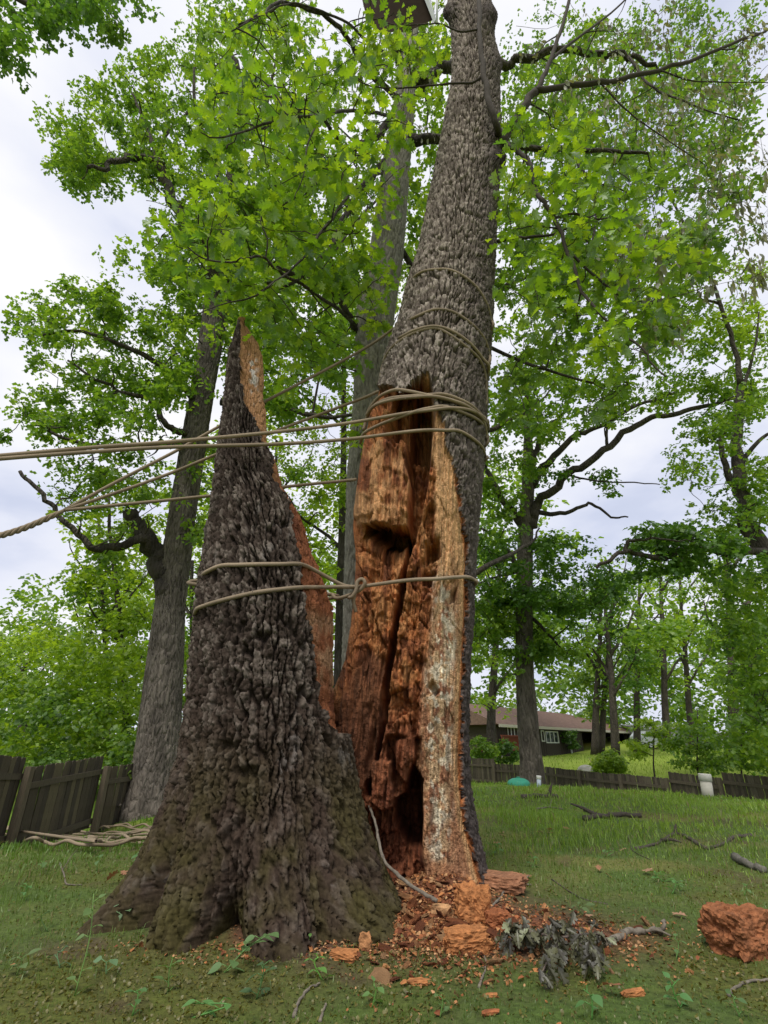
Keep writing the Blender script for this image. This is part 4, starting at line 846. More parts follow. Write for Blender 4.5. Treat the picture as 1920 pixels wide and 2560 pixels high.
cr4 = [dict(poly=[(1290, -10), (1600, 0), (1880, 20), (1860, 560), (1760, 680), (1500, 640), (1280, 560)], d=(10.5, 15), n=170, rad=0.8, sprays=22, per=4, size=0.19, pal='left', gate=0.36),
       dict(poly=[(1600, 720), (1700, 660), (1930, 640), (1930, 900), (1760, 860), (1640, 850)], d=(14, 18), n=54, rad=0.8, sprays=20, per=4, size=0.20, pal='lime', gate=0.45),
       dict(poly=[(1700, 1080), (1930, 960), (1930, 1330), (1800, 1330), (1740, 1240), (1680, 1190)], d=(13, 17), n=60, rad=0.75, sprays=20, per=4, size=0.19, pal='back', gate=0.46),
       dict(poly=[(1600, 1300), (1720, 1310), (1930, 1360), (1930, 1440), (1700, 1420), (1560, 1440), (1480, 1450), (1540, 1390)], d=(12.0, 14.2), n=44, rad=0.5, sprays=18, per=5, size=0.19, pal='deep', gate=0.34),
       dict(poly=[(1780, 1430), (1930, 1420), (1930, 1900), (1850, 1880), (1840, 1640), (1780, 1560)], d=(14, 19), n=80, rad=0.8, sprays=22, per=4, size=0.20, pal='back', gate=0.36)]
grow_tree('leaning_oak_tree', 'dark leaning oak that reaches a long bough over the low fence', 'tree', rng, b4, None, None, bark='bark_dark', limbs=l4, crowns=cr4, trunk_path=(tp, 0.34, 0.12), limbmat='bark_dark', twig_r=0.012)

# a branch end that hangs into the open sky, from a tree beside the viewer
b5 = np.array([-7.5, 3.4, float(gz(-7.5, 3.4))])
tp = [pr((-7.5, 3.4, -0.2)), pr((-7.4, 3.4, 4)), pr((-7.3, 3.5, 9)), pr((-7.2, 3.6, 13))]
l5 = [([pr((-7.3, 3.5, 9.5)), pr((-6.3, 3.6, 10.8)), (-40, -60, 4.0), (60, 10, 4.1), (140, 30, 4.2), (220, 20, 4.3), (300, 5, 4.4)], 0.09, 0.01),
      ([(220, 10, 4.3), (275, 35, 4.3), (295, 62, 4.3), (312, 80, 4.3)], 0.012, 0.004)]
cr5 = [dict(poly=[(-60, -60), (330, -60), (360, 5), (250, 20), (170, 85), (90, 60), (40, 130), (30, 185), (-60, 160)], d=(3.9, 4.8), n=44, rad=0.36, sprays=16, per=4, size=0.13, pal='deep', gate=0.30, sub=2),
       dict(poly=[(255, 45), (320, 60), (305, 88), (262, 80)], d=(4.2, 4.4), n=4, rad=0.2, sprays=9, per=4, size=0.11, pal='left', sub=2)]
grow_tree('overhanging_oak_tree', 'oak whose dark leafy branch end hangs against the open pale sky', 'tree', rng, b5, None, None, bark='bark_dark', limbs=l5, crowns=cr5, trunk_path=(tp, 0.4, 0.2), limbmat='twig', twig_r=0.004)
# ------------------------------------------------------------------ ropes
ROPE_C = np.array([0.285, 0.22, 0.15])
def rope(name, strands, label, r=0.0185, group=None, parent=None):
    """one rope drawn as its strands; each strand a list of world points"""
    mb = MB()
    for k, pts in enumerate(strands):
        p = crom(pts, 6); v, q, t = tube_arr(p, r, 9); L = np.concatenate([[0], np.cumsum(np.linalg.norm(np.diff(p, axis=0), axis=1))])
        cc = np.repeat((0.62 + 0.6 * fbm(L * 5, 0 * L, 0 * L, k, 4))[:, None] * ROPE_C, 9, 0); cc = np.vstack([cc, cc[:1], cc[-1:]])
        mb.add(v, q, t, cc)
    o = obj(name, mb.mesh(name, M['rope'])); tag(o, label, 'rope', group); return o
H = lambda pts, off=0.022: [trunk.hit(x, y, off) for x, y in pts]
HS = lambda pts, off=0.03: [stump.hit(x, y, off) for x, y in pts]
def behind(h, za, zb, n=5, a0=15, a1=165, off=0.025): return [h.at(lerp(za, zb, t), lerp(a0, a1, t), off) for t in np.linspace(0, 1, n)]
# upper guy rope: three coils round the trunk, three lines led back past the broken shell to one twisted end
cA = H([(1014, 745), (1022, 716), (1040, 695), (1062, 682), (1095, 676), (1125, 679), (1158, 694), (1190, 722), (1212, 760), (1223, 800), (1224, 826)])
cB = H([(997, 816), (1030, 800), (1062, 785), (1092, 778), (1130, 783), (1172, 808), (1203, 845), (1218, 885), (1214, 918)])
cC = H([(956, 944), (959, 914), (976, 880), (1005, 852), (1050, 830), (1090, 824), (1120, 838), (1160, 866), (1194, 902), (1209, 938), (1212, 985), (1209, 1015)])
cC2 = H([(1002, 850), (1040, 829), (1085, 822), (1124, 832), (1166, 860), (1198, 897), (1212, 932)], 0.035)
junction = P(160, 1276, 4.72)
sA = [cB[0], P(900, 878, 5.18), P(668, 1001, 5.04), P(559, 1060, 4.96), P(439, 1128, 4.88), P(300, 1200, 4.80), junction]
sB = [trunk.hit(948, 980, 0.02), P(900, 998, 5.16), P(706, 1071, 5.04), P(553, 1131, 4.94), P(400, 1193, 4.86), junction]
sC = [trunk.hit(893, 1199, 0.02), P(870, 1201, 5.2), P(732, 1215, 5.06), P(540, 1238, 4.94), P(300, 1262, 4.82), junction + np.array([0.02, 0, 0.004])]
tw_ = []
for ph in (0.0, 2.1, 4.2):
    L = []
    for t in np.linspace(0, 1, 34):
        q = lerp(junction, P(-60, 1352, 4.55), t) + 0.018 * min(1, t * 6) * np.array([0.25 * math.cos(ph + t * 26), 0.6 * math.cos(ph + t * 26), math.sin(ph + t * 26)]); L.append(q - np.array([0, 0, 0.05 * math.sin(t * 3.1)]))
    tw_.append(L)
rope('rope', [cA + behind(trunk, cA[-1][2], cB[0][2] - 0.03)[1:], list(reversed(sA)) + cB[1:] + behind(trunk, cB[-1][2], cC[0][2])[1:], cC, cC2 + behind(trunk, cC2[-1][2], cC2[0][2])[1:-1] , sB, sC] + tw_,
     'tan rope coiled high round the trunk, led behind the bark shell to a twisted end')
# middle guy rope: wraps over the cavity, two lines in front of the shell
w1 = H([(918, 1067), (922, 1045), (930, 1022), (955, 993), (991, 979), (1023, 982), (1075, 995), (1131, 1009), (1176, 1031), (1203, 1058), (1212, 1092), (1207, 1115)], 0.03)
w2 = H([(914, 1075), (921, 1048), (938, 1018), (977, 1000), (1029, 993), (1075, 990), (1108, 989), (1142, 999), (1176, 1017), (1202, 1045), (1210, 1068)], 0.025)
w3 = H([(925, 1040), (945, 1018), (985, 1005), (1035, 1000), (1080, 998), (1120, 1004), (1160, 1020), (1196, 1048), (1208, 1075)], 0.045)
w5 = H([(906, 1108), (916, 1085), (950, 1066), (986, 1051), (1041, 1034), (1075, 1024), (1108, 1022), (1154, 1035), (1192, 1056), (1209, 1081), (1205, 1108)], 0.03)
e1 = P(-80, 1146, 3.62)
m1 = H([(1008, 1042), (1075, 1033), (1120, 1027), (1165, 1030), (1200, 1046), (1208, 1062)], 0.045)
m2 = H([(1000, 1087), (1060, 1081), (1108, 1078), (1142, 1081), (1174, 1099), (1199, 1119), (1207, 1140), (1205, 1152)], 0.03)
g1 = [e1, P(0, 1139, 3.68), P(253, 1117, 3.85), P(422, 1105, 3.97), P(700, 1079, 4.22), P(870, 1058, 4.40)]
g2 = [e1 + np.array([0, .01, -.03]), P(0, 1147, 3.68), P(211, 1131, 3.82), P(422, 1118, 3.97), P(700, 1110, 4.22), P(870, 1098, 4.40)]
rope('rope', [w1 + behind(trunk, w1[-1][2], w1[0][2])[1:], w2 + behind(trunk, w2[-1][2], w2[0][2], off=0.04)[1:], w3 + behind(trunk, w3[-1][2], w3[0][2], off=0.05)[1:], w5 + behind(trunk, w5[-1][2], w5[0][2])[1:], g1 + m1, g2 + m2 + behind(trunk, m2[-1][2], m2[-1][2] + 0.1)[1:]],
     'tan rope wrapped over the cavity, its two lines crossing before the bark shell')
# lashing that ties the two halves together
kn = P(896, 1467, 4.72)
s1 = HS([(505, 1462), (508, 1448), (523, 1432), (558, 1416), (600, 1414), (650, 1414), (700, 1412), (742, 1411)]) + [P(770, 1417, 4.35), P(800, 1433, 4.48), P(858, 1463, 4.66), kn]
s2 = HS([(499, 1526), (520, 1514), (570, 1500), (640, 1485), (700, 1477), (745, 1472)]) + [P(800, 1468, 4.50), P(850, 1467, 4.62), kn] + H([(990, 1457), (1040, 1453), (1085, 1449), (1130, 1446), (1160, 1445), (1176, 1449), (1180, 1462)], 0.03)
s3 = [stump.at(s1[0][2], 30, 0.02), P(842, 1496, 4.80), P(876, 1487, 4.76), P(900, 1475, 4.70), P(912, 1458, 4.66), P(905, 1448, 4.66), P(893, 1455, 4.66), P(890, 1475, 4.66), P(880, 1492, 4.68), P(872, 1494, 4.72)]
rope('rope', [list(reversed(behind(stump, s1[0][2], s1[0][2], 5, 30, 170, 0.03)))[::1] + s1, behind(stump, s2[0][2] - .02, s2[0][2], 4, 60, 175, 0.03) + s2 + behind(trunk, s2[-1][2], s2[-1][2] - .05, 3, 15, 80)[1:], s3, [P(888, 1478, 4.68), P(884, 1505, 4.72), P(890, 1530, 4.76)]],
     'tan rope lashing the bark shell to the hollow trunk with a knot between')
# slack rope left lying in the grass
rg = np.random.RandomState(5)
pts = []
for k in range(9):
    n = 16; ta = np.linspace(0, 1, n); xs = lerp(-10, 415, ta if k % 2 == 0 else 1 - ta); ys = 2104 + 13 * np.sin(ta * 3.1 + k) - 16 * np.sin(ta * 2.6 + k * 0.4) + rg.uniform(-8, 9) + 0.012 * (xs - 200)
    if k in (2, 5): xs = lerp(200, 415, ta if k % 2 == 0 else 1 - ta)
    for x, y in zip(xs, ys):
        g = ground(x, y); pts.append((g[0], g[1], gz(g[0], g[1]) + 0.06 + rg.uniform(0, 0.06)))
    if k == 4:
        for x, y, d in [(140, 2085, 0.1), (148, 2062, 0), (153, 2050, 0), (157, 2070, 0), (158, 2105, 0)]:
            g = ground(150, 2112); pts.append(tuple(P(x, y, g[1])))
rope('slack_rope', [pts], 'long slack rope lying in loops on the grass with one loop standing up', 0.017)

# ------------------------------------------------------------------ fences
def board_mesh(w, h, t, c, ear=0.02):
    mb = MB(); x = w / 2
    pr_ = [(-x, 0), (x, 0), (x, h - ear), (x - ear, h), (-x + ear, h), (-x, h - ear)]
    v = [(a, -t / 2, b) for a, b in pr_] + [(a, t / 2, b) for a, b in pr_]
    mb.add(v, q=[(0, 1, 2, 5), (2, 3, 4, 5), (7, 6, 11, 8), (8, 11, 10, 9)] + [(i, i + 6, (i + 1) % 6 + 6, (i + 1) % 6) for i in range(6)], c=c); return mb.mesh('board', M['wood_grey'], False)
def fence(name, label, spec, height, bw, cols, group, postside=-1):
    root = thing(name, label, 'fence', group, loc=tuple(P(spec[0][0], spec[0][2], spec[0][1]) * np.array([1, 1, 0])))
    org = np.array(root.location); r_ = np.random.RandomState(len(spec)); kinds = [board_mesh(bw * 0.93, height, 0.02, c) for c in cols]
    for i in range(len(spec) - 1):
        a = P(spec[i][0], spec[i][3], spec[i][1]); b = P(spec[i + 1][0], spec[i + 1][2], spec[i + 1][1])
        L = math.hypot(b[0] - a[0], b[1] - a[1]); rz = math.atan2(b[1] - a[1], b[0] - a[0]); n = max(2, int(round(L / bw)))
        nv = np.array([math.sin(rz), -math.cos(rz)])                         # towards the viewer's side
        for k in range(n):
            t = (k + 0.5) / n; p = lerp(a, b, t); o = bpy.data.objects.new('board', kinds[r_.randint(len(kinds))]); link(o, root)
            o.location = Vector((p[0], p[1], p[2] - height + r_.uniform(-0.012, 0.012))) - Vector(org); o.rotation_euler = (r_.normal(0, 0.01), r_.normal(0, 0.006), rz); o.scale = (L / n / bw, 1, 1)
        for h in (0.28, height - 0.12):
            mb = MB(); c0 = a - (0, 0, h); c1 = b - (0, 0, h); q = []
            off = np.array([nv[0], nv[1], 0]) * 0.032
            for e in (c0, c1):
                for dn, dz in ((-0.02, -0.045), (0.02, -0.045), (0.02, 0.045), (-0.02, 0.045)): q.append(e + off + np.array([nv[0] * dn, nv[1] * dn, dz]) - org)
            mb.add(q, q=[(0, 1, 5, 4), (1, 2, 6, 5), (2, 3, 7, 6), (3, 0, 4, 7), (3, 2, 1, 0), (4, 5, 6, 7)], c=cols[1] * 1.25); obj('rail', mb.mesh('rail', M['wood_grey'], False), root)
    for i, (px, d, ta, tb) in enumerate(spec):
        p = P(px, max(ta, tb), d); mb = MB(); g = float(gz(p[0], p[1])); hh = 0.05
        mb.box((-hh, -hh, min(g, p[2] - height) - 0.2), (hh, hh, p[2] + 0.015), c=cols[0] * 1.3)
        o = obj('post', mb.mesh('post', M['wood_grey'], False), root); j = min(i, len(spec) - 2); e0 = P(spec[j][0], 1900, spec[j][1]); e1_ = P(spec[j + 1][0], 1900, spec[j + 1][1]); rz = math.atan2(e1_[1] - e0[1], e1_[0] - e0[0])
        o.location = Vector((p[0] + math.sin(rz) * 0.09 - org[0], p[1] - math.cos(rz) * 0.09 - org[1], 0)); o.rotation_euler = (0, 0, rz)
fence('board_fence', 'dark weathered board fence stepping down beside the forked oak', FENCE_L, 1.25, 0.125, [np.array(c) for c in ((0.105, 0.085, 0.058), (0.085, 0.070, 0.050), (0.135, 0.112, 0.070), (0.070, 0.058, 0.044))], 'yard fences')
fence('picket_fence', 'low weathered picket fence running behind the spreading oak and the white pipe', FENCE_R, FH, 0.10, [np.array(c) for c in ((0.135, 0.110, 0.082), (0.112, 0.092, 0.070), (0.165, 0.138, 0.104), (0.092, 0.076, 0.060))], 'yard fences')

# ------------------------------------------------------------------ far trees and undergrowth
rng = np.random.RandomState(23)
def far_tree(name, label, px, bpy_, d, r, top, crown, pal, group, lean=0, n=30, size=0.3, rad=1.0, sprays=22, per=4, gate=0.42, bark='bark_dark', tpl='far', fork=None):
    g = P(px, bpy_, d); g[2] = gz(g[0], g[1]); q0 = proj(g)
    path = [(q0[0], q0[1] + 4, d), (px + lean * 0.3, lerp(q0[1], top, 0.35), d), (px + lean * 0.7, lerp(q0[1], top, 0.7), d), (px + lean, top, d)]
    lim = []
    for k in range(5):
        t = 0.35 + 0.12 * k; x0 = px + lean * t; y0 = lerp(q0[1], top, t); sgn = -1 if k % 2 else 1; w = (crown[2] - crown[0]) * 0.36
        lim.append(([(x0, y0, d), (x0 + sgn * w * 0.35, y0 - 40, d - 0.4 * sgn), (x0 + sgn * w * 0.8, y0 - 85, d + 0.8 * sgn), (x0 + sgn * w, y0 - 130, d + 1.2 * sgn)], r * 0.4, r * 0.1))
    x0, y0, x1, y1 = crown; cx, cy, hx, hy = (x0 + x1) / 2, (y0 + y1) / 2, (x1 - x0) / 2, (y1 - y0) / 2
    poly = [(cx + hx * math.cos(a) * (0.85 + 0.15 * math.sin(3 * a + px)), cy + hy * math.sin(a)) for a in np.linspace(0, 2 * math.pi, 15)[:-1]]
    dd = px2m(hx, cy, d) * 0.7
    return grow_tree(name, label, 'tree', rng, g, None, None, bark=bark, limbs=lim, crowns=[dict(poly=poly, d=(d - dd, d + dd), n=n, rad=rad, sprays=sprays, per=per, size=size, pal=pal, tpl=tpl, gate=gate)], group=group, trunk_path=(path, r, r * 0.35), twig_r=0.015, limbmat=bark)
WL = 'trees of the far wood'
FT = [
    (1110, 1930, 15.5, 0.30, 500, (1010, 300, 1560, 1080), 'back', 120, 210, 'leafy oak hidden behind the hollow trunk, only its crown showing'),
    # px, base py, d, r, trunk top py, crown box, palette, lean, clumps
    (1222, 1893, 30, 0.30, 1380, (1130, 1330, 1330, 1790), 'lime', 30, 40, 'slender tree with a tilted trunk behind the low fence, near the brown house'),
    (1486, 1882, 45, 0.34, 1450, (1390, 1430, 1570, 1800), 'back', 20, 34, 'slim tree nearest the brown house garage, first of a close pair'), (1502, 1882, 46, 0.30, 1480, (1450, 1400, 1640, 1760), 'back', 30, 30, 'second slim tree of the close pair before the garage'),
    (1541, 1896, 41, 0.34, 1480, (1470, 1450, 1640, 1780), 'deep', -30, 30, 'dark tree leaning over the garage end of the brown house'), (1590, 1866, 50, 0.34, 1420, (1500, 1380, 1700, 1720), 'lime', 10, 30, 'tree with a forked look standing at the roof corner of the house'),
    (1665, 1862, 49, 0.36, 1400, (1580, 1340, 1760, 1760), 'back', -14, 34, 'straight tree beside the silver-white parked car'), (1728, 1858, 52, 0.34, 1430, (1640, 1360, 1820, 1740), 'lime', -30, 30, 'slender tree between the parked car and grey shed'),
    (1838, 1876, 38, 0.42, 1350, (1740, 1300, 1930, 1800), 'back', -22, 44, 'stout straight tree in front of the grey shed'), (1890, 1890, 30, 0.3, 1500, (1810, 1480, 1960, 1860), 'back', -20, 40, 'tree in the brush past the end of the picket fence'),
    (330, 1880, 19, 0.16, 1240, (170, 1180, 420, 1640), 'lime', -60, 60, 'thin crooked young tree rising behind the board fence'),
    (276, 1880, 21, 0.15, 1300, (130, 1330, 360, 1720), 'back', -30, 60, 'thin upright young tree among the shrubs behind the board fence'),
    (845, 1900, 19, 0.24, 700, (640, 420, 1010, 1480), 'lime', 20, 190, 'pale-barked tree standing far back between the two halves of the split oak'),
    (700, 1900, 26, 0.22, 1100, (560, 1020, 820, 1560), 'back', -10, 56, 'far tree seen past the splintered tip of the bark shell'),
    (60, 1870, 26, 0.24, 1640, (-60, 1560, 160, 1880), 'back', -10, 40, 'rounded bushy tree at the open end of the board fence'),
    (480, 1880, 26, 0.24, 1400, (400, 1330, 560, 1800), 'back', 0, 40, 'tree filling the gap between forked oak and bark shell'),
]
for px, b_, d, r, top, box, pal, lean, n, lab in FT:
    m = max(1.0, (d / 26)); far_tree('woodland_tree', lab or 'slim dark-trunked tree of the far wood around the brown house', px, b_, d, r, top, box, pal, None if lab else WL, lean, n, 0.20 * m ** 0.8, 0.75 * m, 22, 4)
def mass(name, label, cat, poly, d0, d1, n, rad, sprays, per, size, pal, tpl='far', gate=0.35):
    cl = clumps_in(rng, poly, d0, d1, n); pos, fr, sz, co, sp = foliage(rng, cl, rad, sprays, per, size, pal, tpl, gate=gate)
    keep = pos[:, 2] > gz(pos[:, 0], pos[:, 1]) + 0.02; pos, sz, co = pos[keep], sz[keep], co[keep]; fr = tuple(f[keep] for f in fr)
    v, t, m = leaf_arrays(pos, fr, sz, tpl); o = obj(name, mesh_np(name, v, t, M['leaf_far'], False, np.repeat(co, m, 0))); tag(o, label, cat, kind='stuff'); return o
mass('undergrowth', 'bright green thicket growing over the board fence', 'thicket', [(-60, 1600), (120, 1560), (300, 1600), (480, 1620), (480, 1960), (300, 1960), (-60, 1960)], 14.5, 20, 230, 0.65, 22, 4, 0.17, 'lime')
mass('undergrowth', 'darker green thicket low behind the board fence', 'thicket', [(-60, 1680), (200, 1720), (420, 1800), (480, 1960), (-60, 1960)], 12.5, 16, 60, 0.6, 22, 4, 0.15, 'left')
mass('woods', 'far green woods closing the view all round', 'woods', [(-300, 1560), (100, 1480), (500, 1440), (900, 1380), (1200, 1520), (1500, 1560), (2200, 1500), (2200, 1880), (-300, 1900)], 60, 85, 560, 3.2, 24, 4, 0.75, 'back', gate=0.22)
mass('woods', 'pale green woods beyond the fence seen through the split', 'woods', [(480, 1300), (900, 1250), (1000, 1400), (1000, 1900), (480, 1900)], 26, 40, 110, 1.5, 24, 4, 0.36, 'lime', gate=0.34)
mass('undergrowth', 'leafy brush at the far edge of the neighbouring lawn', 'brush', [(1640, 1800), (1930, 1760), (1930, 1935), (1780, 1935), (1700, 1900)], 19.5, 27, 46, 0.6, 20, 4, 0.17, 'back', gate=0.4)
mass('woods', 'pale green tree tops far behind the forked oak', 'woods', [(200, 1330), (420, 1150), (560, 1050), (700, 1000), (700, 1500), (200, 1560)], 24, 34, 90, 1.5, 22, 4, 0.34, 'lime', gate=0.40)
mass('woods', 'green tree tops far behind the spreading oak', 'woods', [(1190, 1150), (1330, 1200), (1480, 1420), (1700, 1430), (1700, 1620), (1190, 1640)], 32, 46, 90, 1.8, 22, 4, 0.45, 'back', gate=0.40)
# ------------------------------------------------------------------ the neighbour's house and yard
W_C = lambda *c: np.array(c, float)
hA = P(1240, 1811, 41.3); hB = P(1600, 1831, 68.5); hz = hA[2]; hdir = np.array([hB[0] - hA[0], hB[1] - hA[1], 0]); hL = np.linalg.norm(hdir); hdir /= hL; hin = np.array([-hdir[1], hdir[0], 0])
if hin[1] < 0: hin = -hin
def on_wall(px):
    s = np.linspace(-2, hL + 2, 2000); q = hA[None] + s[:, None] * hdir; return float(s[np.argmin(abs(proj(q)[0] - px))])
def wall_z(px, py):
    s = on_wall(px); q = hA + s * hdir; return float(P(px, py, q[1])[2])
hb = 0.1
house = thing('house', 'brown single-storey house with a shingle roof behind the trees', 'house', loc=(hA[0], hA[1], hb), rz=math.atan2(hdir[1], hdir[0]))
# local frame: x along the front, y into the house, z up
sl = lambda px: on_wall(px)
s_w0, s_w1, s_g0, s_g1 = sl(1361), sl(1393), sl(1452), sl(1562)
ez = hz - hb
brown = W_C(0.060, 0.048, 0.042)
def wallbox(x0, x1, z0, z1, y0=0.0, y1=0.15, c=brown, name='wall', m='wood_grey', parent=house):
    mb = MB(); mb.box((x0, y0, z0), (x1, y1, z1), c=c); return obj(name, mb.mesh(name, M[m], False), parent)
wz0 = wall_z(1377, 1858) - hb; wz1 = wall_z(1377, 1828) - hb
wallbox(0, s_w0, -0.3, ez); wallbox(s_w0, s_w1, -0.3, wz0); wallbox(s_w0, s_w1, wz1, ez); wallbox(s_w1, s_g0, -0.3, ez); wallbox(s_g0, s_g1, ez - 0.25, ez); wallbox(s_g1, hL, -0.3, ez)
wallbox(s_g0, hL, -0.3, ez, 5.0, 5.15); wallbox(-0.001, 0.15, -0.3, ez, 0.16, 7.0); wallbox(hL - 0.15, hL, -0.3, ez, 0.16, 7.0); wallbox(s_g0 - 0.15, s_g0, -0.3, ez, 0.16, 5.0)
for k in range(int(s_g0 / 0.45)):                                      # upright battens on the siding
    x = k * 0.45 + 0.2
    if not (s_w0 - 0.1 < x < s_w1 + 0.1): wallbox(x, x + 0.05, -0.3, ez, -0.025, -0.002, brown * 0.85, 'batten')
white = W_C(0.75, 0.76, 0.76)
def window(x0, x1, z0, z1, n):
    w = obj('window', (lambda m: (m.box((x0 - .08, -.04, z0 - .08), (x1 + .08, .1, z0), c=white), m.box((x0 - .08, -.04, z1), (x1 + .08, .1, z1 + .08), c=white), m.box((x0 - .08, -.04, z0), (x0, .1, z1), c=white), m.box((x1, -.04, z0), (x1 + .08, .1, z1), c=white), m.mesh('window', M['plain'], False))[-1])(MB()), house)
    for k in range(n):
        a, b = lerp(x0, x1, k / n), lerp(x0, x1, (k + 1) / n); m = MB(); m.box((a + .05, 0.03, z0), (b - .05, 0.05, z1), c=(0.03, 0.04, 0.045)); obj('pane', m.mesh('pane', M['glass'], False), w)
        if k: m = MB(); m.box((a - .05, -0.02, z0), (a + .05, 0.06, z1), c=white); obj('mullion', m.mesh('mullion', M['plain'], False), w)
M['glass'] = surf_mat('window_glass', (0.03, 0.04, 0.045), 0.1, 0.1, 3, bump=0.0, spec=0.6)
window(s_w0 + .1, s_w1 - .1, wz0 + .08, wz1 - .08, 3)
xa, xb = sl(1268), sl(1292); za = wall_z(1280, 1838) - hb; zb = wall_z(1280, 1820) - hb; window(xa, xb, za, zb, 3)
xa, xb = sl(1351), sl(1357); window(xa, xb, wz0 + .2, wz1 - .05, 1)
# roof with a hip, fascia, gutter pipe
M['shingle'] = surf_mat('roof_shingle', (0.20, 0.125, 0.10), 0.9, 0.25, 9, (1, 3, 3), 0.5, 0.02, color2=(0.15, 0.095, 0.08))
rx1 = sl(1500); rh = 1.75
v = [(-0.5, -0.5, ez), (hL + 0.5, -0.5, ez), (hL + 0.5, 7.5, ez), (-0.5, 7.5, ez), (-0.5, 3.5, ez + rh), (rx1, 3.5, ez + rh), (-0.5, -0.5, ez - .05), (hL + .5, -0.5, ez - .05), (hL + .5, 7.5, ez - .05), (-0.5, 7.5, ez - .05)]
mb = MB(); mb.add(v, q=[(0, 1, 5, 4), (2, 3, 4, 5), (9, 8, 7, 6)], t=[(1, 2, 5), (0, 4, 3)]); roof = obj('roof', mb.mesh('roof', M['shingle'], False), house)
mb = MB(); mb.box((-0.5, -0.56, ez - 0.2), (hL + .5, -0.503, ez + 0.01), c=(0.55, 0.50, 0.45)); obj('fascia', mb.mesh('fascia', M['plain'], False), roof)
mb = MB(); mb.box((rx1 * 0.55, 3.2, ez + rh - .6), (rx1 * 0.55 + .8, 3.9, ez + rh + .7), c=(0.25, 0.14, 0.11)); obj('chimney', mb.mesh('chimney', M['plain'], False), roof)
xd = sl(1418); mb = MB(); mb.box((xd, -0.12, -0.25), (xd + .12, -0.03, ez - .2), c=white); obj('downspout', mb.mesh('downspout', M['plain'], False), house)
M['lamp'] = new_mat('lamp_glow')[0]; nt = M['lamp'].node_tree; em = nd(nt, 'ShaderNodeEmission', {'Color': (1, 0.55, 0.3, 1), 'Strength': 3.0}); nt.links.new(em.outputs[0], [n for n in nt.nodes if n.type == 'OUTPUT_MATERIAL'][0].inputs[0])
xl_ = sl(1517); mb = MB(); mb.tube([(xl_, 1.6, ez - .42), (xl_, 1.6, ez - .18)], [0.12, 0.06], 8); obj('lamp', mb.mesh('lamp', M['lamp']), house, label='small glowing orange lamp under the eave')
# red deck
dA = P(1258, 1880, 40.5); dB = P(1308, 1880, 43.5); deck = thing('deck', 'small red-stained deck with a railing against the brown house', 'deck', loc=(dA[0], dA[1], float(gz(dA[0], dA[1]))), rz=math.atan2(dB[1] - dA[1], dB[0] - dA[0]))
dl = float(np.hypot(*(dB - dA)[:2])); redc = W_C(0.22, 0.055, 0.035); dz = float(P(1280, 1868, 41)[2]) - deck.location.z
mb = MB(); mb.box((0, 0, dz - .25), (dl, 2.0, dz), c=redc); obj('floor_boards', mb.mesh('floor_boards', M['plain'], False), deck)
for k in range(int(dl / 0.16)): mb = MB(); mb.box((k * .16, 0.02, dz + .002), (k * .16 + .06, .06, dz + .75), c=redc); obj('baluster', mb.mesh('baluster', M['plain'], False), deck)
mb = MB(); mb.box((0, -.03, dz + .752), (dl, .1, dz + .83), c=redc); obj('rail', mb.mesh('rail', M['plain'], False), deck)
for x in (0.05, dl - .15): mb = MB(); mb.box((x, .1, -.4), (x + .1, .2, dz - .252), c=(0.3, 0.29, 0.27)); obj('post', mb.mesh('post', M['plain'], False), deck)
# parked car
cp = P(1640, 1872, 54); cp[2] = float(gz(cp[0], cp[1])); car = thing('parked_car', 'silver-white estate car parked by the brown house', 'car', loc=tuple(cp), rz=0.25)
prof = [(-2.1, 0.35), (2.1, 0.35), (2.15, 0.75), (1.95, 0.95), (1.05, 1.05), (0.45, 1.52), (-1.5, 1.55), (-2.05, 1.1)]
def extrude(pr_, y0, y1, c, ins=0.0):
    n = len(pr_); v = [(x, y0, z) for x, z in pr_] + [(x, y1, z) for x, z in pr_]; mb = MB(); mb.add(v, q=[(i, (i + 1) % n, (i + 1) % n + n, i + n) for i in range(n)], t=[(0, i + 1, i) for i in range(1, n - 1)] + [(n, n + i, n + i + 1) for i in range(1, n - 1)], c=c); return mb
M['car'] = surf_mat('car_paint', (0.62, 0.64, 0.67), 0.3, 0.03, 5, bump=0.0, spec=0.5)
M['tyre'] = surf_mat('tyre_rubber', (0.02, 0.02, 0.02), 0.8)
obj('body', extrude(prof, -0.85, 0.85, (1, 1, 1)).mesh('body', M['car'], False), car)
obj('side_window', extrude([(-1.35, 1.06), (0.75, 1.06), (0.38, 1.42), (-1.3, 1.44)], -0.87, -0.852, (0, 0, 0)).mesh('side_window', M['glass'], False), car)
ws = MB(); ws.add([(1.02, -.75, 1.075), (1.02, .75, 1.075), (0.48, .7, 1.51), (0.48, -.7, 1.51)], q=[(0, 1, 2, 3)]); ws.v[0] += np.array([.02, 0, .015]); obj('windscreen', ws.mesh('windscreen', M['glass'], False), car)
for x in (-1.3, 1.35):
    for y in (-0.86, 0.86):
        m = MB(); m.tube([(x, y - .1, .33), (x, y + .1, .33)], 0.33, 14); w = obj('wheel', m.mesh('wheel', M['tyre'], False), car); m = MB(); m.tube([(x, y - .11, .33), (x, y + .11, .33)], 0.19, 12); obj('rim', m.mesh('rim', M['car'], False), w)
for y in (-0.65, 0.65): m = MB(); m.box((2.1, y - .15, .72), (2.17, y + .15, .85), c=(.8, .8, .8)); obj('headlight', m.mesh('headlight', M['plain'], False), car)
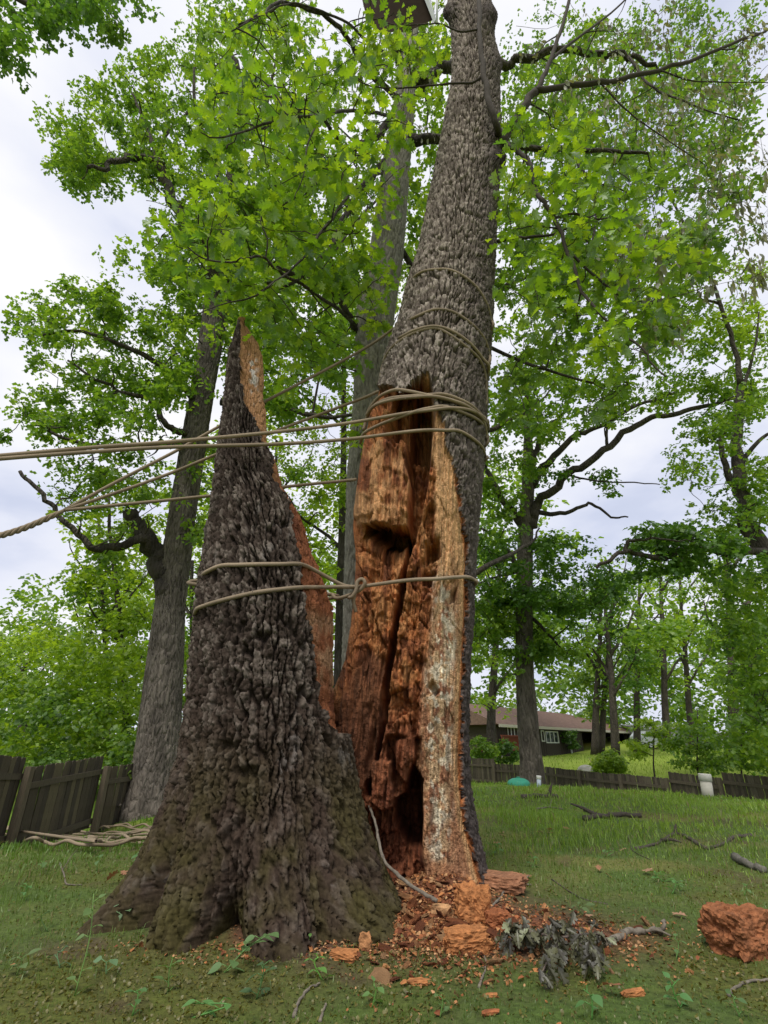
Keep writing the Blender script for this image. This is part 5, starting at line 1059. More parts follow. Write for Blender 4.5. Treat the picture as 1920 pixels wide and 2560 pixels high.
# grey outbuildings
def shed(name, label, px0, px1, top, bot, d, c, roofc, rise):
    a, b = P(px0, bot, d), P(px1, bot, d); g = min(float(gz(a[0], a[1])), float(gz(b[0], b[1]))) - .3; t = P((px0 + px1) / 2, top, d)[2]; s_ = thing(name, label, 'shed', loc=(a[0], a[1], g)); L = b[0] - a[0]; h = t - g
    for k in range(max(2, int(L / 0.9))):
        n = max(2, int(L / 0.9)); mb = MB(); mb.box((k * L / n, 0, 0), ((k + 1) * L / n - .03, 4, h), c=c); obj('wall_panel', mb.mesh('wall_panel', M['plain'], False), s_)
    mb = MB(); mb.add([(-.2, -.3, h + .01), (L + .2, -.3, h + .01), (L + .2, 4.3, h + rise), (-.2, 4.3, h + rise), (-.2, -.3, h + .12), (L + .2, -.3, h + .12), (L + .2, 4.3, h + rise + .1), (-.2, 4.3, h + rise + .1)], q=[(3, 2, 1, 0), (4, 5, 6, 7), (0, 1, 5, 4), (1, 2, 6, 5), (2, 3, 7, 6), (3, 0, 4, 7)], c=roofc); obj('roof', mb.mesh('roof', M['plain'], False), s_)
shed('grey_shed', 'plain grey panel-sided shed behind the trees past the parked car', 1764, 1836, 1834, 1866, 56, (0.30, 0.30, 0.32), (0.33, 0.33, 0.36), 0.1)
shed('pale_garage', 'pale grey garage partly hidden behind the parked car', 1602, 1706, 1822, 1866, 62, (0.42, 0.43, 0.46), (0.36, 0.35, 0.37), 0.5)
# boulder, bushes, saplings on the lawn
def blob(rs, n=10, amp=0.25, sq=(1, 1, 1), boxy=0.0, fr=1.6):
    import bmesh
    bm = bmesh.new(); bmesh.ops.create_icosphere(bm, subdivisions=n, radius=1.0); v = np.array([q.co[:] for q in bm.verts]); f = np.array([[w.index for w in q.verts] for q in bm.faces]); bm.free()
    if boxy: m_ = np.abs(v).max(1)[:, None]; v = v * (1 - boxy) + v / m_ * boxy
    o_ = rs.uniform(0, 50, 3); k = (fbm(v[:, 0] * fr + o_[0], v[:, 1] * fr + o_[1], v[:, 2] * fr + o_[2], rs.randint(99), 4) - 0.5) * 2
    return v * (1 + amp * k)[:, None] * np.array(sq), f
rs = np.random.RandomState(3)
g = ground(1468, 1926) if False else P(1468, 1926, 29); g[2] = gz(g[0], g[1]); v, f = blob(rs, 4, 0.25, (0.50, 0.42, 0.24)); M['rock'] = surf_mat('rock', (0.42, 0.40, 0.36), 0.9, 0.25, 8, bump=0.6, bdist=0.03)
o = obj('boulder', mesh_np('boulder', v, f, M['rock'])); o.location = (g[0], g[1], g[2] + .16); tag(o, 'pale grey boulder on the lawn beside the bright shrub', 'boulder')
def shrub(name, label, px, py0, py1, hw, d, pal, n=26, size=0.13, cat='shrub', stem=True):
    b = P(px, py1, d); b[2] = gz(b[0], b[1]); poly = [(px + hw * math.cos(a), (py0 + py1) / 2 + (py1 - py0) / 2 * math.sin(a)) for a in np.linspace(0, 6.283, 12)[:-1]]
    cl = clumps_in(rng, poly, d - 0.7, d + 0.7, n); r = px2m(hw, py1, d) * 0.42; pos, fr, sz, co, sp = foliage(rng, cl, r, 20, 4, size, pal, 'far', gate=0.25)
    t = thing(name, label, cat, loc=tuple(b)); v, tr, m = leaf_arrays(pos - b, fr, sz, 'far'); c_ = obj('crown', mesh_np('crown', v, tr, M['leaf_far'], False, np.repeat(co, m, 0)), t, kind='stuff')
    tw = MB(); sk = np.array([b + (0, 0, k) for k in np.linspace(-.1, 0.5, 5)]); twigs_to(tw, rng, sk, np.full(5, 0.05), cl, 0.01); tw.v = [a - b for a in tw.v]; obj('stems', tw.mesh('stems', M['twig'], usecol=False), t, kind='stuff')
shrub('shrub', 'rounded bright yellow-green shrub beside the pale boulder', 1522, 1880, 1940, 36, 25, 'lime', 60, 0.15)
shrub('shrub', 'bushy green shrub in front of the house, behind the leaning slender tree', 1205, 1845, 1905, 34, 29, 'back', 26, 0.16)
shrub('shrub', 'grey-green shrub by the red deck', 1262, 1850, 1908, 30, 31, 'deep', 26, 0.16)
shrub('climbing_vine', 'dark climbing vine on the corner of the brown house', 1425, 1815, 1880, 18, 50, 'deep', 14, 0.22, 'vine')
def sapling(px, base, top, d, label, tiers, pal='lime', r=0.045):
    b = P(px, base, d); b[2] = gz(b[0], b[1]); q0 = proj(b); lim = []; cr = []
    for (tx, ty, w) in tiers:
        lim.append(([(px + 1, ty + 14, d), (lerp(px, tx, .6), ty + 6, d - .2), (tx, ty, d - .3)], r * .4, r * .15)); cr.append(dict(poly=[(tx - w, ty + 9), (tx - w * .5, ty - 8), (tx + w * .5, ty - 9), (tx + w, ty + 8), (tx, ty + 15)], d=(d - .9, d + .9), n=6, rad=0.32, sprays=11, per=4, size=0.15, pal=pal, tpl='mid', flat=0.35))
    grow_tree('sapling', label, 'sapling', rng, b, None, None, bark='twig', limbs=lim, crowns=cr, trunk_path=([(q0[0], q0[1] + 3, d), (px + 3, lerp(q0[1], top, .5), d), (px + 2, top, d)], r, r * .3), twig_r=0.006)
sapling(1631, 1940, 1790, 23, 'slender sapling with flat tiers of leaves behind the picket fence', [(1620, 1806, 34), (1585, 1850, 26), (1640, 1838, 40), (1660, 1860, 30), (1600, 1875, 34), (1680, 1815, 36)])
sapling(1740, 1935, 1770, 21.5, 'multi-tiered leafy sapling behind the white pipe', [(1700, 1850, 40), (1745, 1870, 44), (1770, 1900, 44), (1720, 1905, 40), (1790, 1850, 30), (1735, 1820, 34)], 'back')
sapling(1850, 1930, 1800, 19.5, 'thin sapling with sparse leaves near the far corner of the picket fence', [(1850, 1840, 34), (1880, 1880, 34), (1830, 1890, 36), (1870, 1910, 40)], 'back')

# ------------------------------------------------------------------ pipes and lid in the yard
def pipe(name, label, px, base, top, wpx, lean, c, capc, d):
    q = P(px, base, d); g = np.array([q[0], q[1], float(gz(q[0], q[1]))]); t = P(px + lean, top, d); r = px2m(wpx / 2, base, d); th = thing(name, label, 'pipe', loc=tuple(g)); h = t - g; mb = MB()
    ax = np.array([h[0], 0, h[2]]); n = 18; mb.tube([ax * -0.2, ax * 0.70], r * 0.88, n, c=c); obj('shaft', mb.mesh('shaft', M['plain']), th)
    mb = MB(); mb.tube([ax * 0.68, ax * 0.69, ax * 0.96, ax * 0.995, ax], [r * 0.9, r * 1.0, r * 1.0, r * 0.95, r * 0.7], n, c=capc); obj('cap', mb.mesh('cap', M['plain']), th)
pipe('standpipe', 'capped off-white pipe standing in the grass before the picket fence', 1770, 1990, 1934, 30, -9, (0.55, 0.52, 0.44), (0.62, 0.60, 0.54), 12.6)
pipe('cleanout_pipe', 'short white pipe beside the green lid', 1347, 1962, 1939, 12, 0, (0.45, 0.52, 0.60), (0.75, 0.73, 0.70), 14.6)
g = ground(1297, 1962); mb = MB(); R = px2m(28, 1960, g[1]); rr_ = [0.02, 0.55, 0.85, 0.98, 1.0, 1.0]; zz_ = [0.17, 0.15, 0.105, 0.05, 0.02, -0.2]
v, q = [], []
for r0, z0 in zip(rr_, zz_): v += [(R * r0 * math.cos(a), R * r0 * math.sin(a), z0) for a in np.linspace(0, 2 * math.pi, 29)[:-1]]
mb.add(v, q=grid_quads(6, 28, True)[:, ::-1], t=[], c=(0.05, 0.30, 0.20)); o = obj('septic_lid', mb.mesh('septic_lid', M['plain'])); o.location = Vector(g); tag(o, 'domed green plastic lid set in the grass near the spreading oak', 'lid')
m = MB(); m.tube([(0, 0, .165), (0, 0, .19)], 0.05, 10, c=(0.04, 0.24, 0.16)); obj('knob', m.mesh('knob', M['plain']), o)

# ------------------------------------------------------------------ lift bucket glimpsed at the top
bk = [P(896, -40, 4.3), P(918, 52, 4.3), P(939, 79, 4.35), P(1013, 82, 4.5), P(1082, 50, 4.4), P(1056, -40, 4.2)]
base_ = np.mean(bk, 0); lift = thing('lift_bucket', 'dark brown lift bucket with a pale metal edge beside the top of the trunk', 'lift bucket', loc=tuple(base_)); n = len(bk); lo = [p - base_ for p in bk]
up = [p * 1.0 + np.array([0, 0, 1.1]) for p in lo]; mb = MB(); mb.add(lo + up, q=[(i, (i + 1) % n, (i + 1) % n + n, i + n) for i in range(n)], t=[(0, i, i + 1) for i in range(1, n - 1)] + [(n, n + i + 1, n + i) for i in range(1, n - 1)], c=(0.045, 0.032, 0.026)); M['bucket'] = surf_mat('bucket_plastic', (0.040, 0.027, 0.021), 1.0, 0.2, 6, bump=0.1, spec=0.05); obj('bucket_shell', mb.mesh('bucket_shell', M['bucket'], False), lift)
mb = MB(); mb.tube([P(1056, -40, 4.18) - base_, P(1088, 56, 4.38) - base_], [0.07, 0.03], 4, c=(0.7, 0.7, 0.75)); obj('edge_strip', mb.mesh('edge_strip', M['plain'], False), lift)
mb = MB(); mb.tube([P(1094, -60, 4.3) - base_, P(1092, 58, 4.3) - base_], 0.02, 6, c=(0.7, 0.7, 0.75)); obj('rod', mb.mesh('rod', M['plain']), lift)
# ------------------------------------------------------------------ debris of the break
rs = np.random.RandomState(77)
ORG = [(0.40, 0.165, 0.060), (0.30, 0.105, 0.042), (0.44, 0.21, 0.090), (0.22, 0.075, 0.034), (0.48, 0.27, 0.13)]
def chunk_mesh(sq, boxy=0.65, amp=0.4, sub_=2, c=None, fr=2.4):
    """a broken piece: blocky, layered along the grain, with ragged ends"""
    v, f = blob(rs, sub_, amp, (1, 1, 1), boxy, fr); o_ = rs.uniform(0, 40)
    lay = (worley(v[:, 1] * 3 + o_, v[:, 2] * 4.5, 7, 1.0)[2] - .5) * (0.34 if sub_ < 4 else 0.13); v[:, 0] *= 1 + lay
    v *= (1 + (0.22 if sub_ < 4 else 0.10) * (worley(v[:, 0] * 3.1 + o_, v[:, 1] * 3.1 + v[:, 2] * 2.2, 9, 1.0)[2] - .5) + 0.20 * (fbm(v[:, 0] * 4 + o_, v[:, 1] * 15, v[:, 2] * 15, 8, 5, .62) - .5))[:, None]
    base = np.array(c if c is not None else ORG[rs.randint(len(ORG))]); k = fbm(v[:, 0] * 3 + o_, v[:, 1] * 11, v[:, 2] * 11, 3, 4); col = base[None] * (0.45 + 1.1 * k)[:, None]
    return mesh_np('chunk', v * np.array(sq), f, M['chip'], False, col)
def put(name, px, py, me, label, cat, group=None, lift=0.0, rz=0.0, rx=0.0, g=None):
    g = ground(px, py) if g is None else g; o = obj(name, me); o.location = (g[0], g[1], g[2] + lift); o.rotation_euler = (rx, 0, rz); return tag(o, label, cat, group)
def pm(px, py): g = ground(px, py); return g, px2m(1.0, py, g[1])
# large pieces, one by one
for px, py, w, h, dep, label, sub_, c in [
        (1186, 2300, 78, 82, 60, 'squarish orange block of rotten wood leaning at the foot of the hollow trunk', 5, ORG[0]),
        (1246, 2318, 58, 38, 50, 'low orange lump of rotten wood touching the squarish block', 4, ORG[1]),
        (1165, 2378, 110, 55, 60, 'long splintered orange chunk lying in front of the squarish block', 5, ORG[0]),
        (1862, 2376, 136, 100, 110, 'big red-brown block of rotten wood lying alone in the grass', 5, (0.27, 0.105, 0.045)),
        (985, 2175, 54, 24, 24, 'flat tan chip resting inside the hollow foot of the trunk', 2, ORG[2]),
        (860, 2395, 66, 18, 44, 'flat pale orange slab at the edge of the chip heap, by the bark shell foot', 4, ORG[0]),
        (912, 2375, 30, 40, 16, 'upright bright orange splinter in front of the bark shell foot', 3, ORG[2]),
        (1105, 2285, 46, 24, 26, 'tan wood piece wedged below the sapwood strip', 2, ORG[4]),
        (1045, 2460, 52, 12, 30, 'ragged orange flake lying on moss in front of the chip heap', 3, ORG[0]),
        (1585, 2490, 62, 15, 18, 'short orange splinter lying on moss beside the wilted branch', 3, ORG[0]),
        (1228, 2492, 36, 9, 14, 'small pale chip lying on moss below the wilted branch', 2, ORG[0]),
        (1225, 2535, 46, 10, 18, 'small dull red chip on moss farthest out from the trunk', 2, ORG[1])]:
    g, k = pm(px, py); put('wood_chunk', px, py, chunk_mesh((w * k / 2, dep * k / 2, h * k / 2), 0.78 if sub_ >= 4 else 0.72, 0.30, sub_, c), label, 'wood chunk', 'pieces of rotten wood', h * k * 0.36, rs.uniform(-.4, .4))
g = ground(1240, 2222); k = px2m(1, 2222, g[1]); me = chunk_mesh((72 * k, 40 * k, 17 * k), 0.9, 0.18, 4, (0.30, 0.14, 0.075)); put('wood_slab', 0, 0, me, 'flat broken slab of wood lying behind the foot of the hollow trunk', 'wood slab', None, 16 * k, -0.45, g=g); 
cm = [chunk_mesh((1, rs.uniform(.4, .9), rs.uniform(.10, .26)), 0.6, 0.5, 2) for _ in range(14)]
n = 0
while n < 240:
    x, y = (rs.normal(0.36, 0.24), rs.normal(4.08, 0.34)) if n < 200 else (rs.normal(1.1, 0.4), rs.normal(3.9, 0.28))
    o = obj('wood_chip', cm[rs.randint(14)]); s_ = float(np.clip(rs.lognormal(-3.7, 0.5), 0.012, 0.07)); z_ = float(gz(x, y)) + s_ * .2 
    o.location = (x, y, z_); o.rotation_euler = (rs.normal(0, .4), rs.normal(0, .4), rs.uniform(0, 6.28)); o.scale = (s_, s_, s_); tag(o, 'orange chip of crumbled wood in the heap below the split', 'wood chip', 'chips in the crumbled heap'); n += 1
# the finest crumbs, past counting
N = 9000; w = rs.uniform(0, 1, N)
x = np.where(w < .72, rs.normal(0.36, 0.30, N), np.where(w < .88, rs.normal(1.12, 0.38, N), rs.normal(-0.45, 0.5, N))); y = np.where(w < .72, rs.normal(4.22, 0.42, N), np.where(w < .88, rs.normal(3.95, 0.26, N), rs.normal(3.82, 0.14, N)))
sz = np.clip(rs.lognormal(-4.5, 0.5, N), .004, .03); fr = leaf_frames(rs, N, (-.6, .6), .6)
v, t, m = leaf_arrays(np.stack([x, y, gz(x, y) + .008], -1), fr, sz * 1.6, 'far'); co = np.array(ORG)[rs.randint(0, 5, N)] * rs.uniform(.5, 1.25, (N, 1))
o = obj('wood_crumbs', mesh_np('wood_crumbs', v, t, M['chip'], False, np.repeat(co, m, 0))); tag(o, 'fine orange crumbs of rotten wood strewn round the foot of the split oak', 'wood crumbs', kind='stuff')

# ------------------------------------------------------------------ sticks, twigs, dead leaves
def stick(path, r0, r1, label, c=(0.15, 0.13, 0.11), forks=(), name='fallen_branch', cat='branch', lift=None):
    pts = []
    for q in path:
        g = ground(q[0], q[1]) if len(q) == 2 else P(*q); pts.append(np.array([g[0], g[1], g[2] + (r0 * 0.7 if len(q) == 2 else 0)]))
    p = crom(pts, 5); t_ = np.arange(len(p)) * 1.3; p = p + r0 * 0.8 * np.stack([vnoise(t_, 0 * t_, 0 * t_, 1) - .5, vnoise(t_, 0 * t_, 0 * t_, 2) - .5, vnoise(t_, 0 * t_, 0 * t_, 3) - .5], -1)
    mb = MB(); rad_ = np.linspace(r0, r1, len(p)) * (0.85 + 0.35 * vnoise(t_ * 1.7, 0 * t_, 0 * t_, 5)); mb.tube(p, rad_, 8, c=c)
    for i, (dx, dy, dz) in forks:
        a = p[int(i * (len(p) - 1))]; b = a + np.array([dx, dy, dz]); mb.tube(crom([a, lerp(a, b, .5) + np.array([0, 0, .02]), b], 3), [r1 * 1.2, r1 * .4], 6, c=c)
    o = obj(name, mb.mesh(name, M['stickm'])); tag(o, label, cat); return o
M['stickm'] = surf_mat('stick_bark', None, 0.85, 0.5, 40, (1, 1, 1), 0.6, 0.005)
GR, DK = (0.175, 0.150, 0.118), (0.085, 0.07, 0.055)
stick([(924, 2014, 4.75), (938, 2058, 4.66), (947, 2100, 4.58), (960, 2150, 4.48), (1000, 2192, 4.36), (1050, 2228, 4.26), (1092, 2252, 4.20)], 0.010, 0.013, 'grey bent stick leaning out of the hollow foot of the trunk', GR)
stick([(1226, 2272), (1248, 2250), (1264, 2228), (1292, 2216), (1330, 2214)], 0.009, 0.006, 'short crooked grey stick beside the flat wood slab', GR, [(0.9, (0.05, 0.03, 0.06))])
stick([(1224, 2296), (1230, 2330), (1246, 2362)], 0.011, 0.007, 'thin grey stick running down past the squarish rotten block', GR)
stick([(1512, 2368), (1550, 2352), (1566, 2338), (1605, 2336), (1645, 2334), (1656, 2326, 3.98), (1660, 2300, 3.98)], 0.024, 0.011, 'thick crooked grey branch lying beyond the wilted leaves', GR, [(0.55, (0.10, -0.14, 0.02))])
stick([(1590, 2125), (1630, 2116), (1668, 2098), (1690, 2086), (1722, 2098), (1765, 2124)], 0.018, 0.022, 'dark arched branch lying across the grass', DK, [(0.35, (0.12, -0.25, 0.02)), (0.6, (0.03, 0.0, 0.10))])
stick([(1770, 2124), (1810, 2112), (1835, 2096), (1880, 2092)], 0.016, 0.026, 'dark barked branch curving up beside the arched one', DK)
stick([(1462, 2052), (1500, 2046), (1545, 2042), (1606, 2045)], 0.045, 0.03, 'dark thick log piece half sunk in the grass', DK, [(0.3, (-0.35, 0.15, 0.16))])
stick([(1305, 1998), (1345, 1994), (1395, 1994)], 0.05, 0.035, 'rotting log lying in the tall grass towards the green lid', DK, [(0.8, (0.10, 0.0, 0.22))])
stick([(1340, 2024), (1375, 2020), (1408, 2024)], 0.016, 0.008, 'thin pale twig lying past the rotting log', GR, [(0.5, (0.15, 0.3, 0.1))])
stick([(1840, 2150), (1870, 2168), (1915, 2182)], 0.04, 0.03, 'grey stub of branch in the grass near the far dark branches', (0.14, 0.13, 0.11))
stick([(1822, 2492), (1840, 2472), (1868, 2458), (1930, 2452)], 0.008, 0.006, 'thin bleached twig in the moss below the big rotten block', GR)
stick([(735, 2545), (748, 2505), (772, 2476), (800, 2462)], 0.009, 0.005, 'pale bent twig lying on the moss before the bark shell', GR)
stick([(800, 2556), (812, 2520), (816, 2512)], 0.007, 0.005, 'short pale twig end beside the bent one', GR)
stick([(1198, 2470), (1208, 2440), (1216, 2410), (1210, 2392)], 0.007, 0.004, 'curved pale twig between chip heap and wilted branch', GR)
stick([(150, 2160), (160, 2190), (168, 2212), (205, 2214)], 0.008, 0.004, 'thin grey twig standing in the grass near the slack rope', GR, [(0.2, (0.05, 0.1, 0.16))])
stick([(175, 2088), (195, 2078), (220, 2068)], 0.012, 0.008, 'dark twig lying behind the slack rope', DK)
stick([(288, 2036), (296, 2024), (302, 2012, 11.0)], 0.03, 0.02, 'dark stub of branch leaning against the board fence foot', DK)
stick([(1460, 2028), (1490, 2034), (1512, 2040)], 0.02, 0.01, 'slim dark twig touching the thick log piece', DK)
stick([(1570, 2075), (1575, 2110), (1586, 2130), (1625, 2150)], 0.006, 0.005, 'wiry dark twig by the arched branch', DK)
stick([(1380, 2200), (1450, 2245), (1520, 2262)], 0.006, 0.004, 'fine dark twig lying flat in the short grass', DK)
dl_me = []
for c in ((0.36, 0.17, 0.09), (0.42, 0.24, 0.15), (0.28, 0.12, 0.06)):
    v, t = LEAF['near']; v = v.copy(); v[:, 2] = 0.25 * np.sin(v[:, 0] * 5) * np.abs(v[:, 1]) + 0.3 * v[:, 1] ** 2; dl_me.append(mesh_np('dead_leaf', v, t, M['leaf_wilt'], False, np.repeat(np.array([c]), len(v), 0)))
for px, py in [(1262, 2086), (1250, 2092), (1360, 2085), (1372, 2082), (1385, 2088), (1424, 2075), (1302, 2200), (1500, 2185), (1512, 2190), (1610, 2182), (1570, 2128), (1625, 2180), (1722, 2302), (380, 2180), (262, 2214), (300, 2185), (1505, 2480), (1452, 2360), (1240, 2110), (1190, 2010), (118, 2095), (1490, 2300)]:
    g = ground(px, py); o = obj('dead_leaf', dl_me[rs.randint(3)]); s_ = rs.uniform(.09, .15); o.location = (g[0], g[1], g[2] + .025); o.rotation_euler = (rs.normal(0, .3), rs.normal(0, .3), rs.uniform(0, 6.28)); o.scale = (s_,) * 3; tag(o, 'curled brown dead oak leaf lying in the grass', 'leaf', 'dead leaves in the grass')

# ------------------------------------------------------------------ weeds
def ovate(n=7, w=0.34):
    t = np.linspace(0, 1, n); wid = w * np.sin(np.pi * t ** 0.75); v = [(a, b, 0.10 * b - 0.25 * a * a) for a, b in zip(t, wid)] + [(a, -b, 0.10 * b - 0.25 * a * a) for a, b in zip(t, wid)] + [(a, 0, -0.25 * a * a - .03 * math.sin(3.1 * a)) for a in t]
    f = []
    for i in range(n - 1): f += [(2 * n + i, 2 * n + i + 1, i + 1, i), (n + i, n + i + 1, 2 * n + i + 1, 2 * n + i)]
    return np.array(v), np.array(f)
OV, OF = ovate()
def weed(px, py, h, nl, ls, label, col=(0.13, 0.26, 0.06), stemtop=None, group=None):
    g = ground(px, py); t = thing('weed', label, 'weed', group, loc=tuple(g)); r_ = np.random.RandomState(int(px + py)); top = np.array([r_.normal(0, .15) * h, r_.normal(0, .15) * h, h]) if stemtop is None else np.array(stemtop)
    st = crom([np.zeros(3), top * 0.5 + np.array([r_.normal(0, .05), 0, .02]), top], 5); mb = MB(); mb.tube(st, [0.0035, 0.002], 6, c=np.array(col) * 1.2)
    me = mesh_np('leaf', OV, OF, M['grass'], True, np.repeat((np.array([col]) * .75 + .03) * r_.uniform(.85, 1.15), len(OV), 0))
    for k in range(nl):
        u = (k + .5) / nl; a = st[int(u * (len(st) - 1))]; yaw = k * 2.4 + r_.uniform(0, 1); pt = r_.uniform(-.3, .55); o = bpy.data.objects.new('leaf', me); link(o, t); b = a + np.array([math.cos(yaw), math.sin(yaw), .5]) * ls * .35; mb.tube([a, b], 0.002, 5, c=np.array(col) * 1.2)
        o.location = b; o.rotation_euler = (r_.normal(0, .25), -pt, yaw); s_ = ls * r_.uniform(.45, .9); o.scale = (s_, s_, s_)
    obj('stem', mb.mesh('stem', M['grass']), t)
weed(186, 2490, 0.34, 9, 0.075, 'tall pale weed standing alone in front of the spreading root', (0.17, 0.30, 0.07), (-0.03, 0.05, 0.40))
weed(560, 2432, 0.12, 11, 0.10, 'sprawling broad-leaved weed in the moss before the bark shell', (0.14, 0.27, 0.07), (0.22, 0.06, 0.15))
weed(500, 2308, 0.14, 5, 0.07, 'small weed with round leaves against the bark shell foot', (0.15, 0.29, 0.10))
weed(300, 2318, 0.13, 5, 0.07, 'weed with upright leaves at the tip of the spreading root', (0.16, 0.28, 0.11))
weed(275, 2325, 0.10, 4, 0.06, 'tiny weed beside the one at the root tip', (0.17, 0.28, 0.12))
weed(265, 2435, 0.05, 3, 0.09, 'flat weed with one broad leaf near the tall pale weed', (0.16, 0.30, 0.12))
weed(150, 2420, 0.07, 4, 0.08, 'low weed close to the tall pale weed', (0.13, 0.26, 0.11))
weed(805, 2450, 0.09, 7, 0.065, 'bright little weed beside the chip heap', (0.13, 0.32, 0.04))
weed(765, 2368, 0.07, 4, 0.05, 'small sprout at the foot of the bark shell by the chips', (0.12, 0.30, 0.04))
weed(640, 2500, 0.14, 9, 0.08, 'leafy clump of weed in the mossy hollow', (0.08, 0.18, 0.05))
for px, py in [(1190, 2125), (1225, 2138), (1335, 2095), (1425, 2110), (1500, 2160), (1515, 2142), (1680, 2236), (1700, 2228), (1660, 2205), (1760, 2360), (1690, 2400), (1860, 2240), (1330, 2170), (1460, 2290), (60, 2250), (120, 2330), (40, 2440), (420, 2480), (330, 2540), (480, 2545), (930, 2520), (1100, 2545), (1480, 2550), (1700, 2520), (1850, 2545), (240, 2180), (350, 2160), (90, 2180)]:
    weed(px, py, rs.uniform(.05, .12), rs.randint(4, 8), rs.uniform(.045, .085), 'small broad-leaved weed growing in the mossy yard', (rs.uniform(.09, .14), rs.uniform(.20, .28), .05), group='weeds in the mossy yard')
# wilted branch on the ground
wb = ground(1380, 2440); th = thing('wilted_branch', 'fallen oak twig with drooping grey-green wilted leaves on the moss', 'branch', loc=tuple(wb)); mb = MB()
sk = []
for path in ([(1265, 2390), (1330, 2385), (1400, 2400), (1480, 2390), (1515, 2370)], [(1400, 2400), (1385, 2440), (1360, 2470)], [(1330, 2385), (1300, 2370), (1262, 2372)], [(1440, 2396), (1470, 2430), (1500, 2450)], [(1370, 2378), (1400, 2362), (1480, 2372)]):
    p = crom([ground(*q) - wb + np.array([0, 0, .10 if i not in (0, len(path) - 1) else .06]) for i, q in enumerate(path)], 4); mb.tube(p, [0.008, 0.004], 6, c=(0.13, 0.10, 0.085)); sk.append(p)
obj('stem', mb.mesh('stem', M['stickm']), th); sk = np.concatenate(sk); wl = [mesh_np('leaf', np.stack([LEAF['near'][0][:, 0], LEAF['near'][0][:, 1] * .8, .5 * LEAF['near'][0][:, 1] ** 2 * 3 - .2 * LEAF['near'][0][:, 0] ** 2], -1), LEAF['near'][1], M['leaf_wilt'], False, np.repeat(np.array([c]), len(LEAF['near'][0]), 0)) for c in ((0.070, 0.068, 0.034), (0.11, 0.11, 0.052), (0.042, 0.037, 0.022), (0.26, 0.28, 0.16))]
for k in range(230):
    a = sk[rs.randint(len(sk))]; o = bpy.data.objects.new('leaf', wl[rs.choice(4, p=[.4, .25, .3, .05])]); link(o, th); s_ = rs.uniform(.055, .10); o.location = a + rs.normal(0, .02, 3) + np.array([0, -.02, .02]); o.rotation_euler = (rs.normal(0, .6), rs.uniform(.2, 1.3), rs.normal(-1.57, 1.2)); o.scale = (s_,) * 3

# ------------------------------------------------------------------ grass
rg = np.random.RandomState(9)
def grass(name, label, N, r0, r1, a0, a1, h, wd, pal, keepf, power=1.0):
    r = np.exp(rg.uniform(math.log(r0), math.log(r1), N)); th = np.radians(rg.uniform(a0, a1, N)); x, y = r * np.sin(th), r * np.cos(th)
    k = rg.uniform(0, 1, N) < keepf(x, y); x, y, r = x[k], y[k], r[k]; n = len(x); z = gz(x, y) - .004
    hh = h * rg.lognormal(0, .35, n) * (0.15 + 1.7 * fbm(x * 1.3, y * 1.3, 0 * x, 55, 4) ** 1.3) * np.clip(r / 6, .55, 1.25); w = wd * rg.uniform(.6, 1.3, n) * np.clip(r / 4.5, .8, 3.0); ya = rg.uniform(0, 6.283, n); le = np.abs(rg.normal(0, .55, n)); ld = rg.uniform(0, 6.283, n)
    sx, sy = np.cos(ya) * w / 2, np.sin(ya) * w / 2; lx, ly = np.cos(ld) * le * hh, np.sin(ld) * le * hh
    B = np.stack([x, y, z], -1); s3 = np.stack([sx, sy, 0 * sx], -1); m = B + np.stack([lx * .35, ly * .35, hh * .62], -1); tp_ = B + np.stack([lx, ly, hh * np.clip(1 - .35 * le, .3, 1)], -1)
    v = np.stack([B - s3, B + s3, m - s3 * .75, m + s3 * .75, tp_], 1).reshape(-1, 3); t = (np.array([(0, 1, 3), (0, 3, 2), (2, 3, 4)])[None] + (np.arange(n) * 5)[:, None, None]).reshape(-1, 3)
    p = np.array(pal); f = np.clip(rg.beta(2, 2, n) + (fbm(x * .7, y * .7, 0 * x, 66, 3) - .5) * .9, 0, 1)[:, None]; co = p[0] * (1 - f) + p[1] * f; dry = rg.uniform(0, 1, n) < .07; co[dry] = (0.25, 0.20, 0.09)
    o = obj(name, mesh_np(name, v, t, M['grass'], True, np.repeat(co, 5, 0))); tag(o, label, 'grass', kind='stuff')
def foot(x, y): return ((((x + .75) / 1.05) ** 2 + ((y - 4.55) / .75) ** 2) > 1) & ((((x - .45) / .75) ** 2 + ((y - 5.1) / .75) ** 2) > 1)
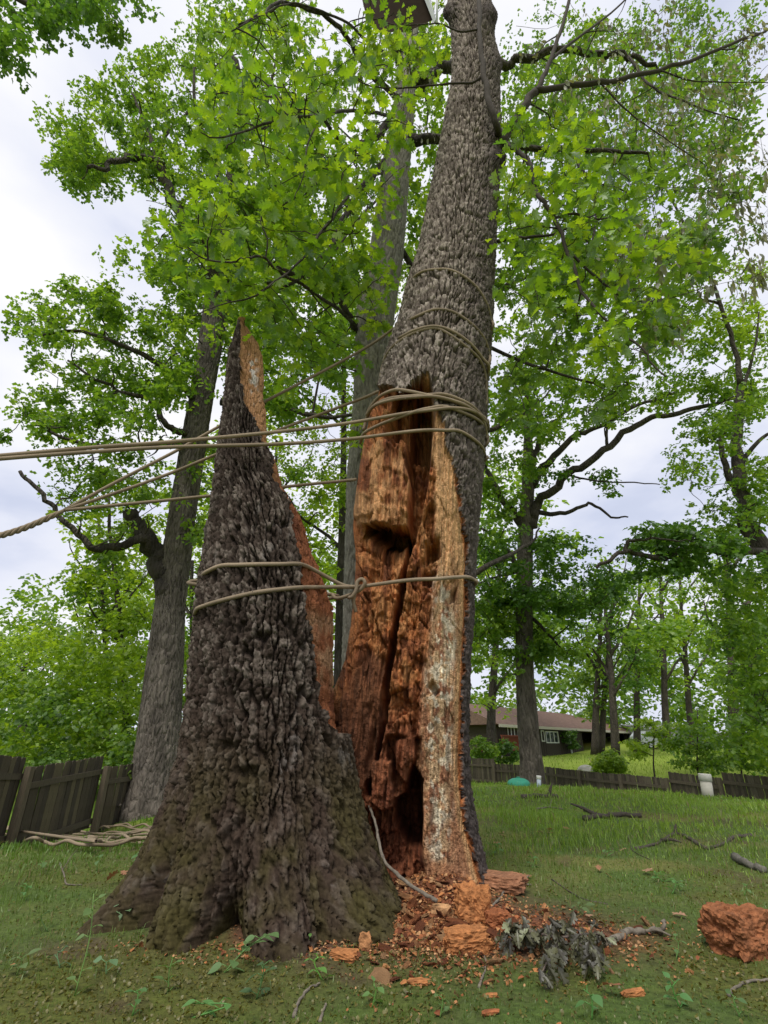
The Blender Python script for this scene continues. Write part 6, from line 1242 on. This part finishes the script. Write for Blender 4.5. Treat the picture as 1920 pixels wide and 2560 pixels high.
def kf_near(x, y): return np.clip((1 - soil_mask(x, y) * 1.1) * (1 - .55 * moss_mask(x, y)), 0.03, 1) * foot(x, y) * (1 - .97 * np.exp(-(((x - .40) / .55) ** 2 + ((y - 4.25) / .5) ** 2)))
grass('grass', 'short green grass growing over the yard', 64000, 2.0, 9.0, -42, 42, 0.050, 0.0048, [(0.085, 0.145, 0.026), (0.165, 0.255, 0.036)], kf_near)
grass('grass', 'longer bright grass towards the picket fence', 46000, 6.0, 19, -8, 44, 0.060, 0.0055, [(0.14, 0.25, 0.024), (0.29, 0.42, 0.045)], lambda x, y: np.clip(sstep(5.0, 11.5, np.hypot(x, y)) * (1 - .85 * sstep(.5, .62, fbm(x * .8, y * 1.3, 0 * x, 15, 4)) * sstep(12, 9, np.hypot(x, y))), 0, 1) * foot(x, y))
grass('grass', 'bright grass along the board fence', 16000, 6.0, 14, -44, -10, 0.065, 0.0055, [(0.10, 0.20, 0.026), (0.17, 0.31, 0.03)], lambda x, y: sstep(5.5, 9, np.hypot(x, y)))
grass('lawn_grass', 'mown lawn grass beyond the picket fence', 16000, 20, 52, 4, 42, 0.10, 0.010, [(0.20, 0.31, 0.03), (0.30, 0.41, 0.045)], lambda x, y: np.ones(x.shape))
# low moss cushions in the near yard
N = 30000; r = np.exp(rg.uniform(math.log(1.9), math.log(7), N)); th = np.radians(rg.uniform(-42, 42, N)); x, y = r * np.sin(th), r * np.cos(th); k = (rg.uniform(0, 1, N) < .25 + .75 * moss_mask(x, y)) & foot(x, y); x, y = x[k], y[k]; n = len(x)
v, t, m = leaf_arrays(np.stack([x, y, gz(x, y) + .002], -1), leaf_frames(rg, n, (.2, 1.3), .6), rg.uniform(.010, .026, n), 'far'); co = lerp(np.array([0.095, 0.090, 0.020]), np.array([0.19, 0.17, 0.03]), rg.beta(2, 2, n)[:, None])
o = obj('moss', mesh_np('moss', v, t, M['grass'], False, np.repeat(co, m, 0))); tag(o, 'olive moss carpeting the ground around the split oak', 'moss', kind='stuff')
